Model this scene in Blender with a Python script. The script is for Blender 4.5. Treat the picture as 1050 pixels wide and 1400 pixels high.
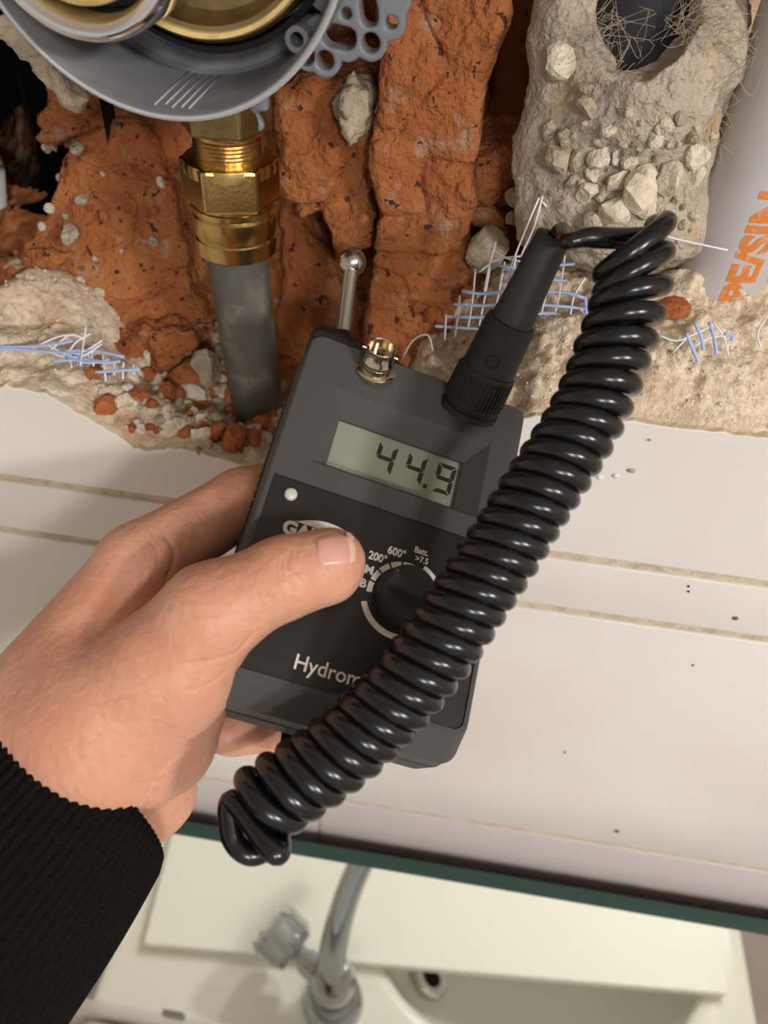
import bpy, bmesh, math, random
import numpy as np
from mathutils import Vector, Matrix

random.seed(7)
rng = np.random.default_rng(11)
scene = bpy.context.scene
for o in list(bpy.data.objects):
    bpy.data.objects.remove(o)
COL = scene.collection

# ------------------------------------------------------------------ camera
F_PX, CX, CY = 1052.0, 525.0, 700.0          # focal length in pixels of the 1050x1400 frame
_X = np.array([.9881, .1364, -.0700]); _X /= np.linalg.norm(_X)
_D = np.array([-95., 1080., 1052.]); _D /= np.linalg.norm(_D); _D -= _D.dot(_X) * _X; _D /= np.linalg.norm(_D)
_N = np.cross(-_D, _X)
RW = np.stack([_X, _N, -_D])                  # camera (right, down, forward) -> world
CAM = np.array([0., -.215, 2.01])             # 21.5 cm in front of the wall plane y = 0

cam_d = bpy.data.cameras.new('camera'); cam = bpy.data.objects.new('camera', cam_d); COL.objects.link(cam)
cam_d.sensor_fit = 'VERTICAL'; cam_d.sensor_height = 36.0; cam_d.sensor_width = 27.0
cam_d.lens = F_PX * 36.0 / 1400.0
cam_d.clip_start = .01
_m = Matrix.Identity(4)
for i in range(3):
    _m[i][0] = RW[i, 0]; _m[i][1] = -RW[i, 1]; _m[i][2] = -RW[i, 2]; _m[i][3] = CAM[i]
cam.matrix_world = _m
cam_d.dof.use_dof = True; cam_d.dof.focus_distance = .240; cam_d.dof.aperture_fstop = 12.0
scene.camera = cam

# ------------------------------------------------------------------ view, world, lights
vs = scene.view_settings
vs.view_transform = 'Standard'; vs.look = 'None'; vs.exposure = -0.12; vs.gamma = 1.0; vs.use_curve_mapping = False
world = bpy.data.worlds.new('world'); scene.world = world; world.use_nodes = True
bg = world.node_tree.nodes['Background']; bg.inputs[0].default_value = (1.0, .985, .975, 1); bg.inputs[1].default_value = .55

def area_lamp(name, loc, target, size, power, color):
    d = bpy.data.lights.new(name, 'AREA'); d.shape = 'DISK'; d.size = size; d.energy = power; d.color = color
    o = bpy.data.objects.new(name, d); COL.objects.link(o); o.location = loc
    o.rotation_euler = (Vector(target) - Vector(loc)).to_track_quat('-Z', 'Y').to_euler()
    return o
WARM = (1.0, .985, .985)
LAMPS = ((1.02, -.98), (.45, -1.40))
area_lamp('ceiling_spot_light', (*LAMPS[0], 2.545), (.1, -.1, 1.6), .24, 22.0, WARM)
area_lamp('ceiling_spot_light', (*LAMPS[1], 2.545), (0, -.1, 1.6), .24, 16.0, WARM)

# ------------------------------------------------------------------ helpers
def ray(px, py): return RW @ np.array([(px - CX) / F_PX, (py - CY) / F_PX, 1.])
def at_y(px, py, y):
    r = ray(px, py); return CAM + r * ((y - CAM[1]) / r[1])
def at_z(px, py, z):
    r = ray(px, py); return CAM + r * ((z - CAM[2]) / r[2])
def at_d(px, py, d): return CAM + ray(px, py) * d

def hashn(i, j, k, seed):
    n = (i * 374761393 + j * 668265263 + k * 2147483647 + seed * 144665) & 0xffffffff
    n = ((n ^ (n >> 13)) * 1274126177) & 0xffffffff
    n = n ^ (n >> 16)
    return (n & 0xffff).astype(np.float32) / 32767.5 - 1.0
def vnoise(P, freq, seed=0):
    Q = P * freq; I = np.floor(Q).astype(np.int64); Fr = (Q - I).astype(np.float32); Fr = Fr * Fr * (3 - 2 * Fr)
    x, y, z = I[..., 0], I[..., 1], I[..., 2]; u, v, w = Fr[..., 0], Fr[..., 1], Fr[..., 2]
    def h(a, b, c): return hashn(x + a, y + b, z + c, seed)
    c00 = h(0,0,0)*(1-u)+h(1,0,0)*u; c10 = h(0,1,0)*(1-u)+h(1,1,0)*u
    c01 = h(0,0,1)*(1-u)+h(1,0,1)*u; c11 = h(0,1,1)*(1-u)+h(1,1,1)*u
    return (c00*(1-v)+c10*v)*(1-w)+(c01*(1-v)+c11*v)*w
def fbm(P, freq, octv=4, seed=0, gain=.5):
    s = 0; a = 1.0
    for i in range(octv):
        s = s + a * vnoise(P, freq * 2**i, seed + i); a *= gain
    return s

def mesh_obj(name, verts, faces, mat=None, parent=None, smooth=True):
    me = bpy.data.meshes.new(name); me.from_pydata([tuple(map(float, v)) for v in verts], [], [tuple(int(i) for i in f) for f in faces]); me.update()
    if smooth: me.polygons.foreach_set('use_smooth', [True] * len(me.polygons))
    o = bpy.data.objects.new(name, me); COL.objects.link(o)
    if mat: me.materials.append(mat)
    if parent: o.parent = parent
    return o
def empty(name, loc=(0, 0, 0)):
    o = bpy.data.objects.new(name, None); COL.objects.link(o); o.location = loc; o.empty_display_size = .01
    return o
def tag(o, label=None, cat=None, group=None, kind=None):
    if label: o['label'] = label
    if cat: o['category'] = cat
    if group: o['group'] = group
    if kind: o['kind'] = kind
    return o
def sharp(o, ang=35):
    bm = bmesh.new(); bm.from_mesh(o.data)
    for e in bm.edges:
        if len(e.link_faces) == 2 and e.calc_face_angle(0) > math.radians(ang): e.smooth = False
    bm.to_mesh(o.data); bm.free(); return o

def surf_nets(fn, lo, hi, h):
    lo = np.array(lo, float); hi = np.array(hi, float)
    n = np.maximum(((hi - lo) / h).astype(int) + 2, 3)
    ax = [lo[i] + h * np.arange(n[i]) for i in range(3)]
    V = np.empty(n, np.float32)
    step = max(1, int(400000 // (n[1] * n[2])))
    for s in range(0, n[0], step):
        g = np.stack(np.meshgrid(ax[0][s:s+step], ax[1], ax[2], indexing='ij'), -1)
        V[s:s+step] = fn(g)
    ins = V < 0
    c = [slice(None, -1), slice(1, None)]
    acc = np.zeros(tuple(n - 1) + (3,), np.float32); cnt = np.zeros(tuple(n - 1), np.float32)
    base = np.stack(np.meshgrid(*[np.arange(k - 1) for k in n], indexing='ij'), -1).astype(np.float32)
    for axis in range(3):
        o1, o2 = [a for a in range(3) if a != axis]
        for da in (0, 1):
            for db in (0, 1):
                s0 = [None]*3; s1 = [None]*3
                s0[axis] = c[0]; s1[axis] = c[1]
                s0[o1] = s1[o1] = c[da]; s0[o2] = s1[o2] = c[db]
                a = V[tuple(s0)]; b = V[tuple(s1)]
                m = (a < 0) != (b < 0)
                t = np.where(m, a / np.where(m, a - b, 1), 0)
                off = [0, 0, 0]; off[o1] = da; off[o2] = db
                for k in range(3):
                    acc[..., k] += np.where(m, base[..., k] + (t if k == axis else off[k]), 0)
                cnt += m
    has = cnt > 0
    idx = -np.ones(has.shape, np.int64); idx[has] = np.arange(has.sum())
    verts = acc[has] / cnt[has][:, None] * h + lo
    faces = []
    for axis in range(3):
        o1, o2 = (axis + 1) % 3, (axis + 2) % 3
        sl0 = [slice(1, -1)]*3; sl1 = [slice(1, -1)]*3
        sl0[axis] = slice(0, -1); sl1[axis] = slice(1, None)
        a = ins[tuple(sl0)]; b = ins[tuple(sl1)]
        for flip in (0, 1):
            m = (a & ~b) if flip == 0 else (~a & b)
            p = np.argwhere(m)
            if len(p) == 0: continue
            p[:, o1] += 1; p[:, o2] += 1
            def g(d1, d2):
                q = p.copy(); q[:, o1] -= d1; q[:, o2] -= d2
                return idx[q[:, 0], q[:, 1], q[:, 2]]
            q = np.stack([g(1, 1), g(0, 1), g(0, 0), g(1, 0)], 1)
            if flip: q = q[:, ::-1]
            faces.append(q)
    faces = np.concatenate(faces) if faces else np.zeros((0, 4), int)
    faces = faces[(faces >= 0).all(1)]
    return verts, faces
def smooth_mesh(V, Fq, it=2, lam=.5):
    V = V.copy()
    for _ in range(it):
        acc = np.zeros_like(V); cnt = np.zeros(len(V))
        for a, b in ((0, 1), (1, 2), (2, 3), (3, 0)):
            np.add.at(acc, Fq[:, a], V[Fq[:, b]]); np.add.at(acc, Fq[:, b], V[Fq[:, a]])
            np.add.at(cnt, Fq[:, a], 1); np.add.at(cnt, Fq[:, b], 1)
        V += lam * (acc / np.maximum(cnt, 1)[:, None] - V)
    return V
def sd_poly(Pq, poly):
    """signed distance to a 2-D polygon; Pq (...,2)"""
    poly = np.asarray(poly, float); d = np.full(Pq.shape[:-1], 1e9); s = np.ones(Pq.shape[:-1])
    n = len(poly)
    for i in range(n):
        a = poly[i]; b = poly[(i - 1) % n]; e = b - a; w = Pq - a
        t = np.clip((w @ e) / (e @ e), 0, 1)[..., None]
        q = w - e * t; d = np.minimum(d, (q ** 2).sum(-1))
        c1 = Pq[..., 1] >= a[1]; c2 = Pq[..., 1] < b[1]; c3 = e[0] * w[..., 1] > e[1] * w[..., 0]
        al = c1 & c2 & c3; no = (~c1) & (~c2) & (~c3); s = np.where(al | no, -s, s)
    return s * np.sqrt(d)
def smin(a, b, k):
    hh = np.clip(.5 + .5 * (b - a) / k, 0, 1); return b * (1 - hh) + a * hh - k * hh * (1 - hh)

def frames(path):
    P = [Vector(p) for p in path]; n = len(P); T = []
    for i in range(n):
        t = P[min(i + 1, n - 1)] - P[max(i - 1, 0)]; T.append(t.normalized())
    up = Vector((0, 0, 1)) if abs(T[0].z) < .9 else Vector((1, 0, 0))
    nrm = (up - T[0] * up.dot(T[0])).normalized(); out = []
    for i in range(n):
        nrm = (nrm - T[i] * nrm.dot(T[i])).normalized(); out.append((P[i], T[i], nrm, T[i].cross(nrm)))
    return out
def tube_data(path, r, seg=12, cap=True):
    fr = frames(path); V = []; Fc = []
    rr = r if hasattr(r, '__len__') else [r] * len(fr)
    for (p, t, a, b), q in zip(fr, rr):
        for k in range(seg):
            th = 2 * math.pi * k / seg; V.append(p + (a * math.cos(th) + b * math.sin(th)) * q)
    for i in range(len(fr) - 1):
        for k in range(seg):
            k2 = (k + 1) % seg; Fc.append((i*seg+k, i*seg+k2, (i+1)*seg+k2, (i+1)*seg+k))
    if cap:
        Fc.append(tuple(range(seg - 1, -1, -1))); Fc.append(tuple(range((len(fr)-1)*seg, len(fr)*seg)))
    return V, Fc
def tube(name, path, r, mat, parent=None, seg=12): return mesh_obj(name, *tube_data(path, r, seg), mat, parent)
def tubes(name, paths, r, mat, parent=None, seg=6):
    V = []; Fc = []
    for p in paths:
        v, f = tube_data(p, r, seg); o = len(V); V += v; Fc += [tuple(i + o for i in q) for q in f]
    return mesh_obj(name, V, Fc, mat, parent)
def smooth_path(pts, n):
    """Catmull-Rom through the points"""
    P = [np.array(p, float) for p in pts]; P = [2*P[0]-P[1]] + P + [2*P[-1]-P[-2]]; out = []
    m = len(P) - 3
    for i in range(n):
        s = i / (n - 1) * m; k = min(int(s), m - 1); t = s - k
        a, b, c, d = P[k:k+4]
        out.append(.5 * ((2*b) + (-a+c)*t + (2*a-5*b+4*c-d)*t*t + (-a+3*b-3*c+d)*t**3))
    return out
def lathe_data(prof, base, axis, seg=48, ref=None, caps=True):
    """prof: list of (radius, distance along axis)"""
    base = Vector(base); ax = Vector(axis).normalized()
    r0 = Vector(ref) if ref else (Vector((0, 0, 1)) if abs(ax.z) < .9 else Vector((1, 0, 0)))
    a = (r0 - ax * r0.dot(ax)).normalized(); b = ax.cross(a); V = []; Fc = []
    for r, d in prof:
        for k in range(seg):
            th = 2 * math.pi * k / seg; V.append(base + ax * d + (a * math.cos(th) + b * math.sin(th)) * r)
    for i in range(len(prof) - 1):
        for k in range(seg):
            k2 = (k + 1) % seg; Fc.append((i*seg+k, i*seg+k2, (i+1)*seg+k2, (i+1)*seg+k))
    if caps and prof[0][0] > 1e-6: Fc.append(tuple(range(seg - 1, -1, -1)))
    if caps and prof[-1][0] > 1e-6: Fc.append(tuple(range((len(prof)-1)*seg, len(prof)*seg)))
    return V, Fc
def lathe(name, prof, base, axis, mat, parent=None, seg=48, ref=None, ang=35, caps=True):
    o = mesh_obj(name, *lathe_data(prof, base, axis, seg, ref, caps), mat, parent)
    bm = bmesh.new(); bm.from_mesh(o.data); bmesh.ops.remove_doubles(bm, verts=bm.verts, dist=1e-7); bmesh.ops.recalc_face_normals(bm, faces=bm.faces); bm.to_mesh(o.data); bm.free()
    return sharp(o, ang)
def box_data(x0, x1, y0, y1, z0, z1):
    V = [(x, y, z) for z in (z0, z1) for y in (y0, y1) for x in (x0, x1)]
    return V, [(0,2,3,1),(4,5,7,6),(0,1,5,4),(2,6,7,3),(0,4,6,2),(1,3,7,5)]
def box(name, x0, x1, y0, y1, z0, z1, mat, parent=None, bevel=0):
    o = mesh_obj(name, *box_data(x0, x1, y0, y1, z0, z1), mat, parent, smooth=False)
    if bevel:
        bm = bmesh.new(); bm.from_mesh(o.data); bmesh.ops.bevel(bm, geom=list(bm.edges), offset=bevel, segments=3, profile=.5, affect='EDGES'); bm.to_mesh(o.data); bm.free()
        o.data.polygons.foreach_set('use_smooth', [True]*len(o.data.polygons)); sharp(o, 50)
    return o
def prism(name, poly, axis_fn, d0, d1, mat, parent=None, bevel=0):
    """extrude polygon (2-D list); axis_fn(u, v, d) -> 3-D"""
    n = len(poly); V = [axis_fn(u, v, d0) for u, v in poly] + [axis_fn(u, v, d1) for u, v in poly]
    Fc = [tuple(range(n)), tuple(range(2*n-1, n-1, -1))] + [(i, (i+1) % n, n+(i+1) % n, n+i) for i in range(n)]
    o = mesh_obj(name, V, Fc, mat, parent, smooth=False)
    bm = bmesh.new(); bm.from_mesh(o.data); bmesh.ops.recalc_face_normals(bm, faces=bm.faces)
    if bevel:
        ed = [e for e in bm.edges if len(e.link_faces) == 2 and e.calc_face_angle(0) > .5]
        bmesh.ops.bevel(bm, geom=ed, offset=bevel, segments=2, profile=.5, affect='EDGES')
    bm.to_mesh(o.data); bm.free()
    return o

# ------------------------------------------------------------------ materials
def srgb(h):
    h = h.lstrip('#'); c = [int(h[i:i+2], 16) / 255 for i in (0, 2, 4)]
    return tuple(x / 12.92 if x <= .04045 else ((x + .055) / 1.055) ** 2.4 for x in c) + (1,)
def mat(name, col, rough=.5, metal=0., spots=None, bump=None, spec=.5, sss=0, sss_col=None, coat=0, extra=None, trans=0, ior=1.45, dist_bump=None):
    """spots: list of (scale, detail, lo, hi, colour); bump: list of (scale, detail, distance)"""
    m = bpy.data.materials.new(name); m.use_nodes = True; nt = m.node_tree; N = nt.nodes; L = nt.links
    b = N['Principled BSDF']; b.inputs['Roughness'].default_value = rough; b.inputs['Metallic'].default_value = metal
    b.inputs['Specular IOR Level'].default_value = spec; b.inputs['IOR'].default_value = ior
    b.inputs['Transmission Weight'].default_value = trans; b.inputs['Coat Weight'].default_value = coat
    c = srgb(col) if isinstance(col, str) else col
    b.inputs['Base Color'].default_value = c
    if sss:
        b.inputs['Subsurface Weight'].default_value = sss; b.inputs['Subsurface Radius'].default_value = (1, .35, .2); b.inputs['Subsurface Scale'].default_value = .004
    tc = N.new('ShaderNodeTexCoord')
    if spots:
        prev = None
        for sc, det, lo, hi, cc in spots:
            t = N.new('ShaderNodeTexNoise'); t.inputs['Scale'].default_value = sc; t.inputs['Detail'].default_value = det; t.inputs['Roughness'].default_value = .6
            L.new(tc.outputs['Object'], t.inputs['Vector'])
            r = N.new('ShaderNodeMapRange'); r.inputs[1].default_value = lo; r.inputs[2].default_value = hi; L.new(t.outputs['Fac'], r.inputs[0])
            mx = N.new('ShaderNodeMix'); mx.data_type = 'RGBA'
            L.new(r.outputs[0], mx.inputs[0])
            if prev: L.new(prev, mx.inputs[6])
            else: mx.inputs[6].default_value = c
            mx.inputs[7].default_value = srgb(cc)
            prev = mx.outputs[2]
        L.new(prev, b.inputs['Base Color'])
    if bump:
        prev = None
        for sc, det, dist in bump:
            t = N.new('ShaderNodeTexNoise'); t.inputs['Scale'].default_value = sc; t.inputs['Detail'].default_value = det
            L.new(tc.outputs['Object'], t.inputs['Vector'])
            bp = N.new('ShaderNodeBump'); bp.inputs['Distance'].default_value = dist; bp.inputs['Strength'].default_value = 1.0
            L.new(t.outputs['Fac'], bp.inputs['Height'])
            if prev: L.new(prev, bp.inputs['Normal'])
            prev = bp.outputs['Normal']
        L.new(prev, b.inputs['Normal'])
    return m

M = {}
M['tile'] = mat('white_glazed_tile', '#e2dbd4', .28, spots=[(6, 3, .45, .75, '#d8cdc4')], bump=[(25, 2, .0004)])
M['tile_low'] = mat('white_glazed_tile_plain', '#dad1cb', .25, bump=[(25, 2, .0004)])
M['tilebody'] = mat('broken_tile_body', '#d8cab0', .9, spots=[(300, 3, .4, .7, '#c0b092')], bump=[(400, 3, .0006)])
M['grout'] = mat('grout', '#cdbea4', .9, spots=[(180, 4, .45, .75, '#a8987e')], bump=[(700, 3, .0008)])
M['plaster'] = None
M['brick'] = mat('terracotta_brick', '#9e5c31', .9, spots=[(40, 4, .45, .7, '#b0723f'), (110, 5, .52, .75, '#7e4626'), (70, 6, .58, .74, '#b0937a'), (230, 2, .645, .68, '#44261a')], bump=[(120, 5, .0025), (480, 4, .0013)])
M['brick_deep'] = mat('dark_terracotta_brick', '#8a4c2c', .9, spots=[(45, 4, .45, .7, '#975a34'), (150, 5, .52, .75, '#6f3d24'), (240, 2, .66, .70, '#44261a')], bump=[(140, 5, .002), (600, 4, .0008)])
M['stone_w'] = mat('mortar_crumb', '#ddd0ba', .95, spots=[(1.6, 4, .45, .75, '#bfae94')], bump=[(3.0, 5, .0014)])
M['stone_g'] = mat('grey_mortar', '#b3a48c', .95, spots=[(1.6, 4, .45, .7, '#8f816d')], bump=[(3.0, 5, .0014)])
M['stone_b'] = mat('brick_crumb', '#ad6638', .95, spots=[(1.6, 4, .5, .7, '#8a4c2b')], bump=[(3.0, 5, .0014)])
M['grit'] = mat('mortar_grit', '#dccfb8', .95)
M['lump'] = mat('grey_mortar_lump', '#b9a88f', .95, spots=[(120, 5, .45, .7, '#8f7f6b')], bump=[(300, 5, .002)])
M['brass'] = mat('brass', '#c9aa6c', .24, 1, spots=[(160, 4, .5, .75, '#ac8a50')], bump=[(900, 2, .00004)])
M['brass_dull'] = mat('dull_brass', '#97825a', .42, 1, spots=[(120, 4, .45, .7, '#7a683f')], bump=[(600, 3, .0001)])
M['brass_cream'] = mat('bright_brass', '#dcbf80', .42, .35, spots=[(140, 5, .5, .7, '#c09c58')], bump=[(300, 4, .0004)])
M['copper'] = mat('worn_brass_thread', '#cfa873', .3, 1, spots=[(400, 3, .5, .7, '#e7cfa0')], bump=[(900, 3, .0001)])
M['pipe_grey'] = mat('slate_grey_plastic', '#56524b', .55, spots=[(55, 5, .50, .72, '#837b70')], bump=[(300, 3, .0003)])
M['box_grey'] = mat('grey_plastic', '#77777a', .42, spots=[(60, 4, .5, .8, '#8b8a88')], bump=[(300, 3, .0002)])
M['rim_grey'] = mat('light_grey_plastic_rim', '#a9a8a8', .4)
M['lug_grey'] = mat('pale_grey_plastic', '#75777b', .45)
M['chrome'] = mat('chrome', '#e6e4e6', .08, 1)
M['steel'] = mat('brushed_steel', '#b8b4b0', .22, 1)
M['nickel'] = mat('nickel', '#cfc4ae', .18, 1)
M['black_rubber'] = mat('black_rubber', '#141312', .6)
M['dust'] = mat('grey_dust_felt', '#b6a695', 1, spots=[(40, 5, .42, .7, '#cbbba6'), (90, 5, .56, .75, '#857567'), (60, 5, .62, .72, '#c0a070')], bump=[(160, 6, .003), (700, 4, .0012)], spec=.1)
M['black_pipe'] = mat('black_gloss_pipe', '#2a2a2c', .25)
M['hair'] = mat('dusty_fibre', '#b5a690', .9)
M['pvc'] = mat('grey_pvc', '#b4afad', .5, spots=[(30, 3, .4, .7, '#bcb6b4')])
M['orange'] = mat('orange_print', '#cf7630', .7, spots=[(260, 4, .5, .6, '#c79468')])
M['mesh_blue'] = mat('blue_glass_fibre', '#a9bce6', .6)
M['mesh_white'] = mat('white_glass_fibre', '#e8e6ea', .6)
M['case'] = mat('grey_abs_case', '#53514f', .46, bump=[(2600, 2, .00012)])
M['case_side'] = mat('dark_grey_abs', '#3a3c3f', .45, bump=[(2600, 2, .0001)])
M['label'] = mat('black_faceplate', '#211e1d', .42)
M['print'] = mat('white_print', '#e4ddd3', .5)
M['lcd'] = mat('lcd_glass', '#8e9080', .22)
M['lcd_seg'] = mat('lcd_segment', '#2a2b22', .35)
M['knob'] = mat('knob_plastic', '#2f3336', .45, bump=[(3000, 2, .00008)])
M['blackplastic'] = mat('matte_black_plastic', '#1d1b1a', .5, bump=[(2600, 2, .0001)])
M['boot'] = mat('soft_black_boot', '#2a2928', .6)
M['cord'] = mat('glossy_black_cord', '#0f0f11', .24, spec=.6)
M['led'] = mat('clear_led', '#c8c6ba', .15, spec=.8)
M['skin'] = mat('skin', '#d49c81', .46, spots=[(14, 4, .4, .7, '#cd8c72'), (35, 4, .5, .75, '#daa98d'), (260, 3, .55, .75, '#c99176')], bump=[(420, 5, .0005)], sss=.25, spec=.45)
M['nail'] = mat('fingernail', '#dba795', .25, spots=[(60, 2, .45, .65, '#d99c8c')], sss=.2)
M['nail_tip'] = mat('fingernail_edge', '#e6c3ab', .3)
M['knit'] = mat('black_knit', '#131111', .95, spots=[(900, 2, .72, .76, '#3b3836')], bump=[(1400, 3, .0012)], spec=.15)
M['mirror'] = mat('mirror_silver', (.94, .96, .91, 1), .0, 1)
M['mirror_edge'] = mat('green_glass_edge', '#2c473f', .2)
M['mirror_back'] = mat('mirror_backing', '#4a4039', .8)
M['ceramic'] = mat('white_ceramic', '#ebe9dc', .15)
M['board'] = mat('white_board', '#f2f1e4', .4)
M['clear'] = mat('clear_acrylic', '#f2f2f2', .08, trans=.85, ior=1.49)
M['clip'] = mat('grey_clip', '#6d6d62', .35)
M['dark'] = mat('black_hole', '#0c0b0a', .9)  # black for specks, and for shade put into the shaft, slot and holes
M['floor'] = mat('floor_tile', '#b9aca2', .5, spots=[(4, 3, .4, .7, '#aa9d94')])
M['paint'] = mat('white_paint', '#e5ddd0', .8)
M['tile_shaded'] = mat('shaded_glazed_tile', '#c6bcb8', .25, bump=[(25, 2, .0004)])  # white tile greyed to paint the shade on the row above the mirror
M['tap'] = mat('tap_chrome', '#b4b7ba', .1, 1)  # chrome colour darkened to stand for the dark surroundings it reflects
M['rust'] = mat('rust_speck', '#8a4a33', .9)
M['lamp'] = None

# ================================================================== THE SETTING
# ---- room shell (mostly outside the frame, lights and reflects)
RX0, RX1, RY0, RZ1 = -1.25, 1.55, -2.2, 2.56
def struct(o): o['kind'] = 'structure'; return o
struct(box('floor', RX0, RX1, RY0, .3, -.05, 0, M['floor']))
struct(box('ceiling', RX0, RX1, RY0, .3, RZ1, RZ1 + .05, M['paint']))
struct(box('wall_left', RX0 - .05, RX0, RY0, .3, 0, RZ1, M['paint']))
struct(box('wall_right', RX1, RX1 + .05, RY0, .3, 0, RZ1, M['paint']))

# ---- tiled wall: each tile a piece of its own, grout recessed behind
wall = mesh_obj('wall_back', *box_data(RX0, RX1, .0013, .03, 0, 1.7935), M['grout'], smooth=False); struct(wall)
ZA, ZB, ZC = 1.790, 1.7573, 1.5480           # grout lines measured on the wall
G = .0022                                     # half grout width
XJ = [-1.25, -1.02, -.70, -.375, -.05, .275, .60, .925, 1.25, 1.55]
def tile(x0, x1, z0, z1, m): return box('tile', x0 + .0008, x1 - .0008, 0, .0085, z0 + G, z1 - G, m, wall, bevel=.0008)
for i in range(len(XJ) - 1):
    a, b = XJ[i], XJ[i+1]
    tile(a, b, ZB, ZA, M['tile'])
    tile(a, b, ZC, ZB, M['tile'])
    z = ZC
    while z > .02:
        z0 = max(z - .2093, 0); tile(a, b, z0, z, M['tile_shaded'] if z == ZC else M['tile_low']); z -= .2093
# broken upper row: tiles with a jagged top edge
def broken_tile(pts, m=M['tile']):
    """pts: polygon in wall (x, z)"""
    o = prism('tile', pts, lambda u, v, d: (u, d, v), 0, .0085, m, wall, bevel=.0006)
    o.data.materials.append(M['tilebody'])
    for p in o.data.polygons:
        if p.center[2] > ZA + .006 and abs(p.normal[1]) < .5: p.material_index = 1
    return o
def jag(pts, n, amp, seed):
    out = []
    r = np.random.default_rng(seed)
    for (a, b) in zip(pts[:-1], pts[1:]):
        for k in range(n):
            t = k / n; out.append((a[0] + (b[0]-a[0])*t, a[1] + (b[1]-a[1])*t + r.normal(0, amp)))
    out.append(pts[-1]); return out
edgeL = [at_y(px, py, 0)[[0, 2]] for px, py in ((-160, 512), (-60, 525), (0, 529), (30, 531), (62, 538), (85, 552), (105, 565), (130, 578), (160, 596), (183, 612), (205, 617), (230, 613), (265, 617), (300, 627), (345, 639), (385, 655))]
edgeL = [(float(a), float(b)) for a, b in edgeL]
edgeR = [at_y(px, py, 0)[[0, 2]] for px, py in ((690, 590), (708, 574), (740, 567), (790, 570), (850, 574), (920, 584), (990, 592), (1050, 599), (1150, 612), (1300, 634))]
edgeR = [(float(a), float(b)) for a, b in edgeR]
zl = ZA + G; 
tl = [(edgeL[0][0], zl)] + jag(edgeL, 4, .0004, 3) + [(-.052, edgeL[-1][1] - .006), (-.0508, zl)]
broken_tile(tl)
tr = [(-.0492, zl), (-.0492, 1.798), (-.02, 1.795), (.010, 1.798), (.0185, 1.80)] + jag(edgeR, 4, .0003, 4) + [(edgeR[-1][0], zl)]
broken_tile(tr)
for i in range(len(XJ) - 1):
    a, b = XJ[i], XJ[i+1]
    if b <= -.35 : tile(a, min(b, edgeL[0][0]), ZA, 1.998, M['tile'])
    if a >= .25: tile(max(a, edgeR[-1][0]), b, ZA, 1.998, M['tile'])
box('tile', -.375, edgeL[0][0] - .001, 0, .0085, ZA + G, 1.998, M['tile'], wall)
for i in range(len(XJ) - 1):
    a, b = XJ[i], XJ[i+1]
    if b <= -.30 or a >= .26: box('tile', a + .0008, b - .0008, 0, .0085, 2.0, 2.158, M['tile'], wall)
# tiles and plaster beside and above the chased-out opening
upper = mesh_obj('wall_upper', *box_data(RX0, RX1, .0085, .03, 2.16, RZ1), M['grout'], smooth=False); struct(upper)
for i in range(len(XJ) - 1):
    a, b = XJ[i], XJ[i+1]
    for k in range(2): box('tile', a + .0008, b - .0008, 0, .0085, 2.16 + k*.2093 + G, min(2.16 + (k+1)*.2093 - G, RZ1), M['tile'], upper)
for (a, b) in ((RX0, -.30), (.32, RX1)):
    s_ = struct(box('wall_side_panel' , a, b, .0085, .03, 1.7935, 2.16, M['grout']))
# small flaws on the tiles
def speck(px, py, r, m, name='speck', asp=1.0):
    p = at_y(px, py, 0); n = 10
    V = [(p[0] + r*math.cos(2*math.pi*k/n)*asp*(1+.25*math.sin(3*k)), -.0003, p[2] + r*math.sin(2*math.pi*k/n)*(1+.2*math.cos(5*k))) for k in range(n)]
    V += [(p[0], -.0011, p[2])]
    o = mesh_obj(name, V + [(v[0], .002, v[2]) for v in V[:n]], [(k, (k+1) % n, n) for k in range(n)] + [(k, n+1+k, n+1+(k+1) % n, (k+1) % n) for k in range(n)], m, wall)
    bm = bmesh.new(); bm.from_mesh(o.data); bmesh.ops.recalc_face_normals(bm, faces=bm.faces); bm.to_mesh(o.data); bm.free()
speck(1005, 845, .0012, M['rust'], 'stain_or_hole'); speck(941, 801, .0005, M['dark'], 'stain_or_hole'); speck(941, 808, .0005, M['dark'], 'stain_or_hole')
speck(843, 1136, .0014, M['dark'], 'stain_or_hole'); speck(863, 643, .0012, M['stone_g'], 'chip', 1.25); speck(842, 650, .0013, M['tile'], 'chip'); speck(820, 652, .0013, M['tile'], 'chip')  # first disc: black colour standing in for the dark inside a screw hole
speck(947, 909, .0006, M['rust'], 'stain_or_hole'); speck(772, 1028, .0006, M['dark'], 'stain_or_hole'); speck(888, 601, .0006, M['stone_g'], 'chip')

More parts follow.
